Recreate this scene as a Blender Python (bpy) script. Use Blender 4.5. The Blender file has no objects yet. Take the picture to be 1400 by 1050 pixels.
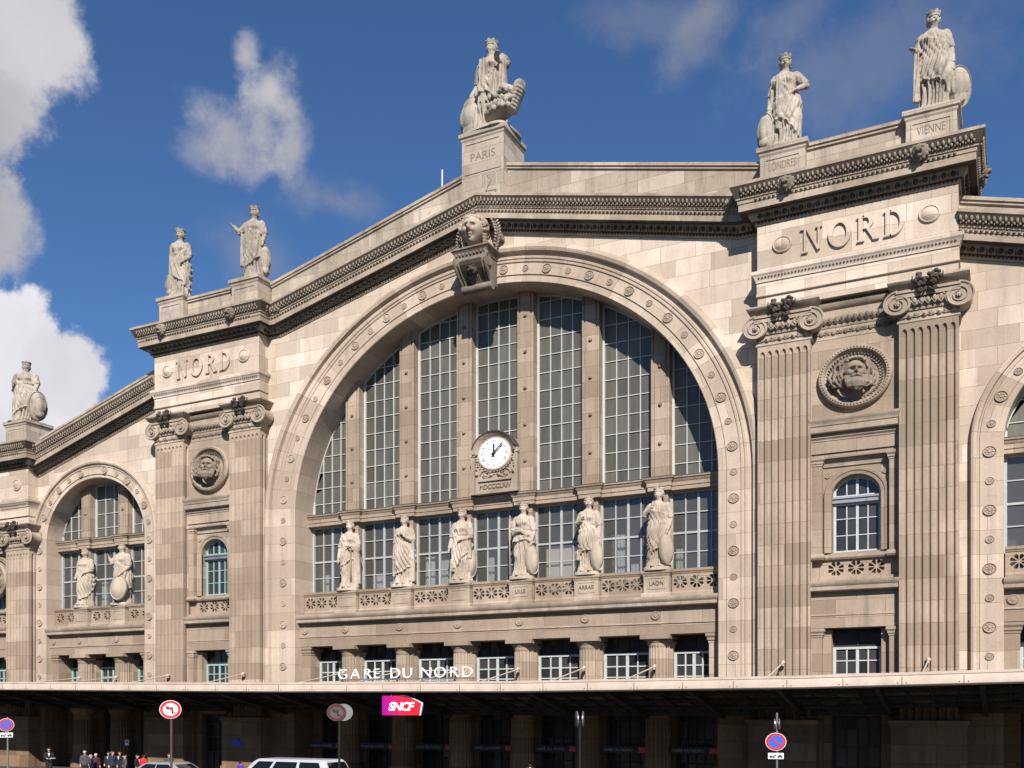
import bpy, math, random
import numpy as np
from mathutils import Vector, Matrix
from mathutils.geometry import tessellate_polygon
random.seed(7); np.random.seed(7)
R=math.radians; PI=math.pi; sin=math.sin; cos=math.cos
scene=bpy.context.scene; COL=scene.collection
K=0.885                       # heights in the picture are this much of widths: the place is built to the photo's proportions

# ------------------------------------------------------------------ materials
def newmat(name):
    m=bpy.data.materials.new(name); m.use_nodes=True
    nt=m.node_tree; b=nt.nodes['Principled BSDF']
    return m,nt,b
def N(nt,t,**k):
    n=nt.nodes.new(t)
    for a,v in k.items():
        if a in n.inputs: n.inputs[a].default_value=v
        else: setattr(n,a,v)
    return n
def mixrgb(nt,fac,a,b,mode='MIX'):
    n=nt.nodes.new('ShaderNodeMix'); n.data_type='RGBA'; n.blend_type=mode
    for i,v in ((0,fac),(6,a),(7,b)):
        if hasattr(v,'links'): nt.links.new(v,n.inputs[i])
        elif i==0: n.inputs[0].default_value=v
        else: n.inputs[i].default_value=(*v,1) if len(v)==3 else v
    return n.outputs[2]
def ramp(nt,src,p0,p1,c0=(0,0,0,1),c1=(1,1,1,1)):
    n=nt.nodes.new('ShaderNodeValToRGB'); nt.links.new(src,n.inputs[0])
    n.color_ramp.elements[0].position=p0; n.color_ramp.elements[1].position=p1
    n.color_ramp.elements[0].color=c0; n.color_ramp.elements[1].color=c1
    return n.outputs[0]
def noise(nt,vec,scale,detail=4,rough=.6):
    n=N(nt,'ShaderNodeTexNoise',Scale=scale,Detail=detail,Roughness=rough); nt.links.new(vec,n.inputs['Vector']); return n.outputs[0]
def stone(name,c1,c2,cd=(.17,.14,.115),bw=1.55,bh=.62,dirt=.5,mortar=.010,bricks=True,bump=.25,streak=.6,fine=14):
    c1=(c1[0]*.84,c1[1]*.825,c1[2]*.80); c2=(c2[0]*.80,c2[1]*.785,c2[2]*.76)
    m,nt,b=newmat(name); L=nt.links
    geo=N(nt,'ShaderNodeNewGeometry'); pos=geo.outputs['Position']
    uv=N(nt,'ShaderNodeUVMap')
    if bricks:
        br=N(nt,'ShaderNodeTexBrick',**{'Scale':1.0,'Mortar Size':mortar,'Mortar Smooth':.3,'Bias':-.1,'Brick Width':bw,'Row Height':bh})
        br.offset=.43; br.offset_frequency=2; br.squash=1.25; br.squash_frequency=3
        br.inputs['Color1'].default_value=(*c1,1); br.inputs['Color2'].default_value=(*c2,1)
        br.inputs['Mortar'].default_value=(c2[0]*.62,c2[1]*.6,c2[2]*.58,1)
        L.new(uv.outputs[0],br.inputs['Vector']); col=br.outputs['Color']
        br2=N(nt,'ShaderNodeTexBrick',**{'Scale':1.0,'Mortar Size':0.0,'Bias':0.0,'Brick Width':bw*2.7,'Row Height':bh*3})
        br2.inputs['Color1'].default_value=(.86,.85,.84,1); br2.inputs['Color2'].default_value=(1.12,1.12,1.12,1)
        L.new(uv.outputs[0],br2.inputs['Vector'])
        col=mixrgb(nt,.75,col,br2.outputs['Color'],'MULTIPLY')
    else:
        col=mixrgb(nt,ramp(nt,noise(nt,pos,.9),.35,.65),c1,c2)
    big=noise(nt,pos,.22,5,.65)
    col=mixrgb(nt,ramp(nt,big,.38,.72,(0,0,0,1),(.55,.55,.55,1)),col,(c2[0]*.8,c2[1]*.76,c2[2]*.7))
    mp=N(nt,'ShaderNodeMapping'); mp.inputs['Scale'].default_value=(2.2,2.2,.22); L.new(pos,mp.inputs[0])
    st=noise(nt,mp.outputs[0],1.0,6,.7)
    col=mixrgb(nt,ramp(nt,st,.52,.80,(0,0,0,1),(streak,streak,streak,1)),col,cd)
    mp2=N(nt,'ShaderNodeMapping'); mp2.inputs['Scale'].default_value=(.55,.55,.10); mp2.inputs['Location'].default_value=(3.1,7.7,1.3); L.new(pos,mp2.inputs[0])
    st2=noise(nt,mp2.outputs[0],1.0,7,.68)
    col=mixrgb(nt,ramp(nt,st2,.50,.72,(0,0,0,1),(streak*.75,streak*.75,streak*.75,1)),col,tuple(.45*a+.55*b_ for a,b_ in zip(c2,cd)))
    sp=noise(nt,pos,2.6,7,.72)
    col=mixrgb(nt,ramp(nt,sp,.56,.80,(0,0,0,1),(dirt,dirt,dirt,1)),col,cd)
    fg=noise(nt,pos,fine,5,.7)
    col=mixrgb(nt,.5,col,ramp(nt,fg,.25,.75,(.80,.80,.80,1),(1.12,1.12,1.12,1)),'MULTIPLY')
    L.new(col,b.inputs['Base Color']); b.inputs['Roughness'].default_value=.92
    b.inputs['Specular IOR Level'].default_value=.2
    bp=N(nt,'ShaderNodeBump',Strength=bump,Distance=.05); L.new(fg,bp.inputs['Height'])
    if bricks:
        bp2=N(nt,'ShaderNodeBump',Strength=.35,Distance=.02); bp2.invert=True
        L.new(br.outputs['Fac'],bp2.inputs['Height']); L.new(bp.outputs[0],bp2.inputs['Normal']); L.new(bp2.outputs[0],b.inputs['Normal'])
    else: L.new(bp.outputs[0],b.inputs['Normal'])
    return m
def plain(name,col,rough=.6,metal=0,var=.15,scale=3,spec=.4,emit=None):
    m,nt,b=newmat(name)
    geo=N(nt,'ShaderNodeNewGeometry')
    n=noise(nt,geo.outputs['Position'],scale,5,.65)
    lo=tuple(c*(1-var) for c in col); hi=tuple(min(1,c*(1+var)) for c in col)
    c=ramp(nt,n,.3,.7,(*lo,1),(*hi,1)); nt.links.new(c,b.inputs['Base Color'])
    b.inputs['Roughness'].default_value=rough; b.inputs['Metallic'].default_value=metal; b.inputs['Specular IOR Level'].default_value=spec
    if emit:
        b.inputs['Emission Color'].default_value=(*col,1); b.inputs['Emission Strength'].default_value=emit
    return m
M={}
M['wall']=stone('ashlar_limestone',(.79,.67,.575),(.50,.41,.33),bw=1.75,bh=.80,dirt=.34,streak=.42)
M['low']=stone('brown_limestone',(.50,.40,.318),(.33,.253,.193),bw=2.1,bh=.8,dirt=.55,streak=.75)
M['pil']=stone('pilaster_limestone',(.56,.45,.36),(.335,.26,.20),bw=2.6,bh=.95,dirt=.6,streak=.8)
M['carve']=stone('carved_limestone',(.44,.36,.29),(.27,.22,.18),cd=(.08,.068,.056),bricks=False,dirt=.7,streak=.6,bump=.5)
M['shaded_low']=stone('shaded_ground_storey',(.31,.205,.13),(.18,.118,.074),cd=(.04,.028,.018),bw=2.1,bh=.8,dirt=.6,streak=.6)  # limestone darkened to paint in the shade under the canopy
M['greyshade']=plain('grey_shaded_white',(.36,.365,.36),.5,var=.1)  # grey; on the lower window bars it paints in their shade
M['arch']=stone('voussoir_limestone',(.70,.58,.485),(.47,.38,.305),bw=4.,bh=1.02,dirt=.34,streak=.42)
M['smooth']=stone('moulded_limestone',(.55,.455,.37),(.37,.298,.238),bricks=False,dirt=.65,streak=.8)
M['grime']=stone('weathered_carving',(.37,.31,.26),(.19,.155,.13),cd=(.06,.05,.042),bricks=False,dirt=.85,streak=.75,bump=.7,fine=9)
M['dark']=stone('soot_and_shade_carving',(.13,.105,.088),(.065,.053,.043),cd=(.035,.03,.025),bricks=False,dirt=.8,streak=.7,bump=.6)  # sooted carving; also paints in the shade under the cornice
M['statue']=stone('statue_stone',(.66,.57,.485),(.47,.395,.33),cd=(.17,.145,.125),bricks=False,dirt=.45,streak=.5,bump=.35,fine=9)
M['statue2']=stone('roof_statue_stone',(.60,.54,.47),(.37,.325,.28),cd=(.09,.08,.068),bricks=False,dirt=.85,streak=.95,bump=.5,fine=8)
M['roofstone']=stone('parapet_limestone',(.58,.50,.43),(.38,.32,.265),cd=(.07,.058,.046),bw=1.9,bh=.7,dirt=.6,streak=.75)
M['white']=plain('white_paint',(.47,.475,.46),.5,var=.06,scale=2)
M['bluewhite']=plain('pale_blue_paint',(.42,.45,.45),.5,var=.1)
M['teal']=plain('pale_teal_paint',(.26,.40,.385),.5,var=.08)
M['canopy']=plain('cream_painted_metal',(.50,.405,.335),.6,var=.16,scale=1.2)
M['iron']=plain('dark_iron',(.03,.027,.024),.6,var=.3)
M['rust']=plain('rusty_iron',(.10,.05,.03),.9,var=.5)
M['zinc']=plain('zinc',(.32,.33,.34),.45,.6)
M['lead']=plain('lead_hood',(.055,.05,.045),.5)
M['black']=plain('black_paint',(.012,.012,.012),.45)
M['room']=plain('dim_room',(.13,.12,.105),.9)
M['curtain']=plain('curtain_cloth',(.55,.56,.54),.9,var=.12)
M['pinkboard']=plain('pale_pink_board',(.74,.62,.57),.8,var=.03)
M['red']=plain('sign_red',(.55,.02,.03),.4,var=.05)
M['blue']=plain('sign_blue',(.03,.12,.55),.4,var=.05)
M['signwhite']=plain('sign_white',(.78,.77,.75),.4,var=.04)
M['signback']=plain('sign_back_metal',(.30,.30,.31),.35,.7)
M['pole']=plain('brown_pole',(.075,.05,.04),.5)
M['greypole']=plain('grey_pole',(.22,.22,.22),.45,.5)
M['asphalt']=plain('asphalt',(.05,.049,.047),.9,var=.35,scale=5)
M['paving']=plain('grey_paving',(.06,.055,.05),.9,var=.25,scale=1.5)
M['silver']=plain('silver_car_paint',(.50,.52,.54),.28,.55,var=.03,spec=.6)
M['whitecar']=plain('pale_car_paint',(.56,.57,.59),.25,.25,var=.02,spec=.6)
M['tyre']=plain('tyre',(.015,.015,.015),.85)
M['skin']=plain('skin',(.52,.33,.24),.6,var=.06)
M['gold']=plain('bronze',(.26,.19,.10),.55,.4)
M['signtext']=plain('dim_sign_letters',(.28,.28,.27),.5)
M['shadewhite']=plain('shaded_sign_white',(.065,.06,.06),.7,var=.3)  # dark copy of the sign white, with the shade put into the colour
M['shadered']=plain('shaded_sign_red',(.07,.008,.01),.7,var=.2)  # dark copy of the sign red, shade painted in likewise
M['lettering']=plain('white_letters',(.84,.84,.84),.45,var=.02)
# dusty upper glazing: each pane carries a tone in its UV
def glass_mat(name,col,rough,amt):
    m,nt,b=newmat(name); L=nt.links
    uv=N(nt,'ShaderNodeUVMap'); sep=N(nt,'ShaderNodeSeparateXYZ'); L.new(uv.outputs[0],sep.inputs[0])
    geo=N(nt,'ShaderNodeNewGeometry')
    mp=N(nt,'ShaderNodeMapping'); mp.inputs['Scale'].default_value=(4,4,.5); L.new(geo.outputs['Position'],mp.inputs[0])
    n=noise(nt,mp.outputs[0],1.2,5,.6)
    base=mixrgb(nt,sep.outputs[0],tuple(c*(1-amt) for c in col),tuple(c*(1+amt) for c in col))
    c=mixrgb(nt,.8,base,ramp(nt,n,.3,.75,(.72,.72,.70,1),(1.25,1.24,1.15,1)),'MULTIPLY')
    L.new(c,b.inputs['Base Color']); b.inputs['Roughness'].default_value=rough; b.inputs['Specular IOR Level'].default_value=.5
    return m
M['glass']=glass_mat('dusty_window_glass',(.090,.085,.073),.45,.25)
M['dglass']=glass_mat('dark_window_glass',(.034,.033,.034),.16,.5)
M['carglass']=glass_mat('tinted_car_glass',(.008,.009,.01),.05,.2)
def clear_mat():
    m,nt,b=newmat('clear_window_glass'); L=nt.links; nt.nodes.remove(b)
    tr=N(nt,'ShaderNodeBsdfTransparent'); tr.inputs[0].default_value=(.80,.83,.84,1)
    gl=N(nt,'ShaderNodeBsdfGlossy',Roughness=.04); gl.inputs[0].default_value=(.75,.78,.82,1)
    df=N(nt,'ShaderNodeBsdfDiffuse'); df.inputs[0].default_value=(.17,.165,.155,1)
    m1=N(nt,'ShaderNodeMixShader'); m1.inputs[0].default_value=.36; L.new(tr.outputs[0],m1.inputs[1]); L.new(df.outputs[0],m1.inputs[2])
    ge=N(nt,'ShaderNodeNewGeometry'); dt=N(nt,'ShaderNodeVectorMath',operation='DOT_PRODUCT'); L.new(ge.outputs['Normal'],dt.inputs[0]); L.new(ge.outputs['Incoming'],dt.inputs[1])
    def mt(op,a,b=None):
        n=N(nt,'ShaderNodeMath',operation=op)
        for i,v in enumerate((a,b)):
            if v is None: continue
            if hasattr(v,'links'): L.new(v,n.inputs[i])
            else: n.inputs[i].default_value=v
        return n.outputs[0]
    fr=mt('ADD',mt('MULTIPLY',mt('POWER',mt('SUBTRACT',1.0,mt('ABSOLUTE',dt.outputs['Value'])),5.),.9),.06)      # same from both sides of the thin pane
    m2=N(nt,'ShaderNodeMixShader'); L.new(fr,m2.inputs[0]); L.new(m1.outputs[0],m2.inputs[1]); L.new(gl.outputs[0],m2.inputs[2])
    L.new(m2.outputs[0],nt.nodes['Material Output'].inputs[0]); return m
M['clear']=clear_mat()
def canopy_glass():
    m,nt,b=newmat('dirty_canopy_glass'); L=nt.links; nt.nodes.remove(b)
    geo=N(nt,'ShaderNodeNewGeometry'); n=noise(nt,geo.outputs['Position'],1.3,5)
    uv=N(nt,'ShaderNodeUVMap'); sp=N(nt,'ShaderNodeSeparateXYZ'); L.new(uv.outputs[0],sp.inputs[0])
    c=mixrgb(nt,.8,ramp(nt,n,.3,.7,(.05,.04,.03,1),(.20,.17,.14,1)),ramp(nt,sp.outputs[0],0,1,(.35,.33,.30,1),(1.1,1.05,1,1)),'MULTIPLY')
    df=N(nt,'ShaderNodeBsdfDiffuse'); tl=N(nt,'ShaderNodeBsdfTranslucent'); L.new(c,df.inputs[0]); L.new(c,tl.inputs[0])
    mx=N(nt,'ShaderNodeMixShader'); mx.inputs[0].default_value=.18; L.new(df.outputs[0],mx.inputs[1]); L.new(tl.outputs[0],mx.inputs[2])
    L.new(mx.outputs[0],nt.nodes['Material Output'].inputs[0]); return m
M['canopyglass']=canopy_glass()
def gradient_sign():
    m,nt,b=newmat('magenta_to_red_panel'); L=nt.links
    tc=N(nt,'ShaderNodeTexCoord'); sep=N(nt,'ShaderNodeSeparateXYZ'); L.new(tc.outputs['Generated'],sep.inputs[0])
    c=ramp(nt,sep.outputs[0],.0,.55,(.30,.0,.24,1),(.62,.012,.035,1)); L.new(c,b.inputs['Base Color']); b.inputs['Roughness'].default_value=.35
    return m
M['logo']=gradient_sign()
CLOTH={}
def cloth(name,col):
    if name not in CLOTH: CLOTH[name]=plain(name+'_cloth',col,.9,var=.25,scale=8)
    return CLOTH[name]

# ------------------------------------------------------------------ mesh builder
class MB:
    def __init__(s): s.v=[]; s.f=[]; s.uv={}; s.sm=False
    def add(s,vs,fs,uvs=None):
        o=len(s.v); s.v+= [tuple(p) for p in vs]
        for i,f in enumerate(fs):
            if uvs is not None: s.uv[len(s.f)]=[uvs[j] for j in f] if not isinstance(uvs,dict) else uvs[i]
            s.f.append(tuple(o+j for j in f))
        return s
    def box(s,x0,x1,y0,y1,z0,z1):
        v=[(x0,y0,z0),(x1,y0,z0),(x1,y1,z0),(x0,y1,z0),(x0,y0,z1),(x1,y0,z1),(x1,y1,z1),(x0,y1,z1)]
        return s.add(v,[(0,3,2,1),(4,5,6,7),(0,1,5,4),(1,2,6,5),(2,3,7,6),(3,0,4,7)])
    def prism(s,poly,y0,y1,back=True):
        """poly in XZ, counter-clockwise seen from the front (-Y)"""
        n=len(poly); v=[(x,y0,z) for x,z in poly]+[(x,y1,z) for x,z in poly]
        tri=tessellate_polygon([[Vector((x,z,0)) for x,z in poly]])
        f=[]
        for t in tri:
            a,b,c=[poly[i] for i in t]
            ar=(b[0]-a[0])*(c[1]-a[1])-(b[1]-a[1])*(c[0]-a[0])
            if abs(ar)<1e-9: continue
            t=tuple(t) if ar>0 else tuple(t)[::-1]
            f.append(t)
            if back: f.append(tuple(n+i for i in t[::-1]))
        area=sum(poly[i][0]*poly[(i+1)%n][1]-poly[(i+1)%n][0]*poly[i][1] for i in range(n))
        for i in range(n):
            j=(i+1)%n
            q=(i,n+i,n+j,j) if area>0 else (i,j,n+j,n+i)
            f.append(q)
        return s.add(v,f)
    def holed(s,outer,holes,y,depth):
        loops=[outer]+holes; flat=[p for l in loops for p in l]
        tri=tessellate_polygon([[Vector((x,z,0)) for x,z in l] for l in loops])
        fs=[]
        for t in tri:
            a,b,c=[flat[i] for i in t]; ar=(b[0]-a[0])*(c[1]-a[1])-(b[1]-a[1])*(c[0]-a[0])
            if abs(ar)<1e-9: continue
            fs.append(tuple(t) if ar>0 else tuple(t)[::-1])
        s.add([(x,y,z) for x,z in flat],fs)
        for h in holes:
            n=len(h); ar=sum(h[i][0]*h[(i+1)%n][1]-h[(i+1)%n][0]*h[i][1] for i in range(n))
            v=[(x,y,z) for x,z in h]+[(x,y+depth,z) for x,z in h]
            s.add(v,[((i,(i+1)%n,n+(i+1)%n,n+i) if ar>0 else (i,n+i,n+(i+1)%n,(i+1)%n)) for i in range(n)])
        return s
    def rings(s,rs,closed=True,cap0=True,cap1=True,flip=False):
        n=len(rs[0]); v=[p for r in rs for p in r]; f=[]
        m=n if closed else n-1
        for i in range(len(rs)-1):
            for j in range(m):
                a=i*n+j; b=i*n+(j+1)%n
                f.append((a,b,b+n,a+n) if not flip else (a,a+n,b+n,b))
        if cap0: f.append(tuple(range(n-1,-1,-1)) if not flip else tuple(range(n)))
        if cap1:
            o=(len(rs)-1)*n; f.append(tuple(range(o,o+n)) if not flip else tuple(range(o+n-1,o-1,-1)))
        return s.add(v,f)
    def tube(s,pts,rad,seg=8):
        pts=[Vector(p) for p in pts]
        if not hasattr(rad,'__len__'): rad=[rad]*len(pts)
        rs=[]; up=Vector((0,0,1)); prev=None
        for i,p in enumerate(pts):
            t=(pts[min(i+1,len(pts)-1)]-pts[max(i-1,0)]).normalized()
            if prev is None:
                a=t.orthogonal().normalized()
            else:
                a=(prev-t*prev.dot(t))
                a=a.normalized() if a.length>1e-6 else t.orthogonal().normalized()
            prev=a; b=t.cross(a)
            rs.append([tuple(p+(a*cos(2*PI*k/seg)+b*sin(2*PI*k/seg))*rad[i]) for k in range(seg)])
        return s.rings(rs)
    def ell(s,c,r,seg=8,rg=5,rot=None):
        rs=[]; M3=rot or Matrix.Identity(3)
        for i in range(rg+1):
            ph=-PI/2+PI*i/rg
            ph=max(-PI/2+.12,min(PI/2-.12,ph))
            ring=[]
            for k in range(seg):
                p=M3@Vector((r[0]*cos(ph)*cos(2*PI*k/seg),r[1]*cos(ph)*sin(2*PI*k/seg),r[2]*sin(ph)))
                ring.append((c[0]+p.x,c[1]+p.y,c[2]+p.z))
            rs.append(ring)
        return s.rings(rs)
    def lathe(s,c,prof,seg=24,sx=1,sy=1):
        """prof [(r,z)], vertical axis"""
        return s.rings([[(c[0]+sx*r*cos(2*PI*k/seg),c[1]+sy*r*sin(2*PI*k/seg),c[2]+z) for k in range(seg)] for r,z in prof])
    def disc(s,c,prof,seg=24,sq=K):
        """lathe whose axis points at -Y: prof [(r,out)]"""
        return s.rings([[(c[0]+r*cos(2*PI*k/seg),c[1]-o,c[2]+sq*r*sin(2*PI*k/seg)) for k in range(seg)] for r,o in prof])
    def mould(s,path,prof,cap=True):
        """sweep profile [(out,z)] along a plan path [(x,y,z)]; out is to the right of travel"""
        n=len(path); nr=[]
        for i in range(n-1):
            d=Vector((path[i+1][0]-path[i][0],path[i+1][1]-path[i][1])).normalized(); nr.append(Vector((d.y,-d.x)))
        rs=[]; acc=[0]
        for i in range(n):
            if i==0: m=nr[0]
            elif i==n-1: m=nr[-1]
            else: m=(nr[i-1]+nr[i])/max(.2,1+nr[i-1].dot(nr[i]))
            z=path[i][2] if len(path[i])>2 else 0
            rs.append([(path[i][0]+m.x*o,path[i][1]+m.y*o,z+zz) for o,zz in prof])
            if i: acc.append(acc[-1]+math.hypot(path[i][0]-path[i-1][0],path[i][1]-path[i-1][1]))
        return s.rings(rs,closed=False,cap0=cap,cap1=cap,flip=False)
    def build(s,name,mat,parent=None,smooth=False,auto=None,kind=None,front=False):
        me=bpy.data.meshes.new(name); me.from_pydata(s.v,[],s.f); me.update()
        uvl=me.uv_layers.new(name='UVMap'); co=s.v
        dat=np.zeros((len(me.loops),2),dtype=np.float32)
        for p in me.polygons:
            nx,ny,nz=(abs(c) for c in p.normal); us=s.uv.get(p.index)
            for k,li in enumerate(p.loop_indices):
                x,y,z=co[me.loops[li].vertex_index]
                if us is not None: dat[li]=us[k]
                elif front: dat[li]=(x+.31*y,z)
                elif nz>nx and nz>ny: dat[li]=(x,y*.9)
                elif ny>=nx: dat[li]=(x,z)
                else: dat[li]=(y+7.3,z)
        uvl.data.foreach_set('uv',dat.ravel())
        if smooth: me.polygons.foreach_set('use_smooth',[True]*len(me.polygons))
        if auto:
            me.polygons.foreach_set('use_smooth',[True]*len(me.polygons))
            try: me.set_sharp_from_angle(angle=R(auto))
            except Exception: pass
        if mat is not None: me.materials.append(mat)
        return link(name,me,parent,kind)
def link(name,me,parent=None,kind=None):
    o=bpy.data.objects.new(name,me); COL.objects.link(o)
    if parent is not None:
        o.parent=parent
        if parent.name in WORLD: o.matrix_parent_inverse=Matrix.Translation(-WORLD[parent.name])
    if kind: o['kind']=kind
    return o
WORLD={}
def thing(name,label,cat,loc=(0,0,0),group=None):
    o=bpy.data.objects.new(name,None); COL.objects.link(o); o.location=loc; o.empty_display_size=.3
    WORLD[o.name]=Vector(loc)       # parts are modelled in world coordinates
    o['label']=label; o['category']=cat
    if group: o['group']=group
    return o
def tag(o,label,cat,group=None):
    o['label']=label; o['category']=cat
    if group: o['group']=group
    return o
def evalmesh(o,name):
    bpy.context.view_layer.update()
    dg=bpy.context.evaluated_depsgraph_get()
    return bpy.data.meshes.new_from_object(o.evaluated_get(dg),depsgraph=dg) 
def remesh(mb,vox,smooth_it=2):
    me=bpy.data.meshes.new('tmp'); me.from_pydata(mb.v,[],mb.f); me.update()
    o=bpy.data.objects.new('tmp',me); COL.objects.link(o)
    md=o.modifiers.new('r','REMESH'); md.mode='VOXEL'; md.voxel_size=vox
    if smooth_it:
        sm=o.modifiers.new('s','SMOOTH'); sm.iterations=smooth_it; sm.factor=.5
    res=evalmesh(o,'m'); bpy.data.objects.remove(o); bpy.data.meshes.remove(me)
    res.polygons.foreach_set('use_smooth',[True]*len(res.polygons))
    return res
def text(body,size,ext,mat,name,parent,loc,rotz=0,sx=1.,sz=1.,align='CENTER',bold=0,space=1.):
    cu=bpy.data.curves.new('txt','FONT'); cu.body=body; cu.size=size; cu.extrude=ext; cu.align_x=align; cu.offset=bold; cu.space_character=space
    o=bpy.data.objects.new('txt',cu); COL.objects.link(o)
    me=evalmesh(o,name); bpy.data.objects.remove(o); bpy.data.curves.remove(cu)
    mt=Matrix.Translation(loc)@Matrix.Rotation(rotz,4,'Z')@Matrix.Rotation(PI/2,4,'X')@Matrix.Diagonal((sx,sz,1,1))
    me.transform(mt); me.materials.clear(); me.materials.append(mat)
    return link(name,me,parent)

# ------------------------------------------------------------------ dimensions of the station front (axis of the big arch at x=0)
ZS=15.15                                   # springing of every arch
PI0,PI1,PO0,PO1=14.63,16.97,20.70,23.03    # inner and outer pilaster of a pavilion
PX=18.83
RB,CS,RS=12.6,29.35,4.62                   # big arch radius, side arch centre and radius
station=thing('railway_station','pale limestone station front with great glazed arch, fluted pilasters and sloping carved cornice','railway station',(0,0,0))

def arcpts(c,r,z0=ZS,n=64,zb=None):
    p=[(c+r*cos(PI*i/n),z0+K*r*sin(PI*i/n)) for i in range(n+1)]      # right to left over the top
    if zb is not None: p=[(c+r,zb)]+p+[(c-r,zb)]
    return p
def arch_sweep(mb,c,r,prof,zb=0,n=72):
    L=[]; s=0; prev=None
    st=[('j',1,zb+(ZS-zb)*i/8.) for i in range(8)]+[('a',PI*i/n,0) for i in range(n+1)]+[('j',-1,ZS-(ZS-zb)*(i+1)/8.) for i in range(8)]
    plen=[0]
    for i in range(1,len(prof)): plen.append(plen[-1]+math.hypot(prof[i][0]-prof[i-1][0],prof[i][1]-prof[i-1][1]))
    rows=[];uvs=[]
    for t,a,z in st:
        row=[]
        for (o,y) in prof:
            if t=='j': row.append((c+a*(r+o),y,z))
            else: row.append((c+(r+o)*cos(a),y,ZS+K*(r+o)*sin(a)))
        q=row[0]
        if prev: s+=math.hypot(q[0]-prev[0],q[2]-prev[2])
        prev=q; rows.append(row); uvs.append([(plen[k]*.9+.4,s) for k in range(len(prof))])
    npf=len(prof); f=[]
    for i in range(len(rows)-1):
        for j in range(npf-1):
            a=i*npf+j; f.append((a,a+npf,a+npf+1,a+1))
    mb.add([p for r_ in rows for p in r_],f,[u for r_ in uvs for u in r_])
    return mb

# --- rosettes
def rosette_mesh(r,name):
    mb=MB(); seg=32; prof=[0,.12,.2,.3,.45,.6,.75,.82,.9,1.0]
    rs=[]
    for i,t in enumerate(prof[::-1]):
        ring=[]
        for k in range(seg):
            a=2*PI*k/seg
            if t>.78: h=.35+.25*sin((t-.78)/.22*PI)
            elif t>.22: h=.18+.35*abs(cos(4*a))*sin((t-.2)/.58*PI)
            else: h=.55
            if t==1.0: h=0
            ring.append((r*t*cos(a) if t else .004*r*cos(a),-h*r*.42,K*r*t*sin(a) if t else .004*r*sin(a)))
        rs.append(ring)
    mb.rings(rs,cap0=False)
    o=mb.build(name,M['smooth'],None,auto=40); me=o.data; bpy.data.objects.remove(o); return me
ROS_B=rosette_mesh(.27,'rosette'); ROS_S=rosette_mesh(.18,'rosette_small')
def put(me,name,parent,loc,scale=(1,1,1)):
    o=bpy.data.objects.new(name,me); COL.objects.link(o); o.parent=parent; o.location=loc; o.scale=scale; return o

# --- arch surrounds
ARCHPROF=[(0,1.8),(0,-.03),(.04,-.07),(.40,-.07),(.44,-.13),(1.10,-.13),(1.14,-.19),(1.24,-.20),(1.28,-.14),(1.33,-.21),(1.43,-.22),(1.48,-.12),(1.66,-.12),(1.72,-.34),(1.90,-.40),(2.02,-.36),(2.08,-.22),(2.16,-.2),(2.16,.1)]
def surround(c,r,prof,rr,step,x0=None,x1=None):
    mb=arch_sweep(MB(),c,r,prof,5.0)
    o=mb.build('arch_surround',M['arch'],station,auto=35)
    for e in (-1,1):
        q=MB(); xa,xb=sorted((c+e*r,c+e*(r+1.9))); q.box(xa,xb,-.12,1.8,0,4.998); q.mould(([(xa,1.7,4.3),(xa,-.12,4.3),(xb,-.12,4.3)] if e>0 else [(xa,-.12,4.3),(xb,-.12,4.3),(xb,1.7,4.3)]),[(-.1,0),(.04,.0),(.08,.12),(.08,.3),(-.1,.32)],cap=False); q.build('jamb_pier',M['shaded_low'],station)
    # rosettes alternate large and small up the jambs and round the arch
    path=[];n=400
    pts=[(c+rr,4.9+(ZS-4.9)*i/100) for i in range(100)]+[(c+rr*cos(PI*i/n),ZS+K*rr*sin(PI*i/n)) for i in range(n+1)]+[(c-rr,ZS-(ZS-4.9)*(i+1)/100) for i in range(100)]
    half=len(pts)//2; acc=0; outl=[pts[half]]
    for side in (1,-1):
        acc=0; i=half; k=0
        while 0<i<len(pts)-1:
            j=i+side; acc+=math.hypot(pts[j][0]-pts[i][0],pts[j][1]-pts[i][1]); i=j
            if acc>=step: acc=0; k+=1; outl.append((*pts[i],k))
    for q in outl[1:]:
        x,z,k=q
        if x0 is not None and not(x0<x<x1): continue
        put(ROS_B if k%2 else ROS_S,'rosette',o,(x,-.13,z))
    return o
surround(0,RB,ARCHPROF,RB+.77,1.21)
SPROF=[(0,1.4),(0,-.03),(.03,-.06),(.24,-.06),(.27,-.12),(.80,-.12),(.83,-.17),(.90,-.18),(.93,-.13),(.98,-.13),(1.02,-.28),(1.14,-.32),(1.24,-.28),(1.28,-.16),(1.28,.1)]
surround(-CS,RS,SPROF,RS+.53,1.13,-34.8,-23.0)
surround(CS,RS,SPROF,RS+.53,1.13,23.1,35)

# --- gable wall round the big arch and the side walls
SL=(30.83-27.65)/13.6
mb=MB(); rr=RB+1.0
mb.holed([(-15,5)]+[(-rr,5)]+arcpts(0,rr,n=80)[::-1]+[(rr,5),(15,5),(15,27.3),(0,30.55),(-15,27.3)],[],0,0)
mb.prism([(-15,27.0),(15,27.0),(15,27.3),(0,30.5),(-15,27.3)],.01,1.9)
mb.build('gable_wall',M['wall'],station)
def wingtop(x): return 24.88-(abs(x)-22.86)*.281
for sgn in (-1,1):
    c=sgn*CS; rr=RS+.9; mb=MB()
    a,b=(-35,-22.9) if sgn<0 else (22.9,35)
    mb.holed([(a,5),(c-rr,5)]+arcpts(c,rr,n=48)[::-1]+[(c+rr,5),(b,5),(b,wingtop(b)-.35),(a,wingtop(a)-.35)],[],0,0)
    mb.build('side_wall',M['wall'],station)

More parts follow.
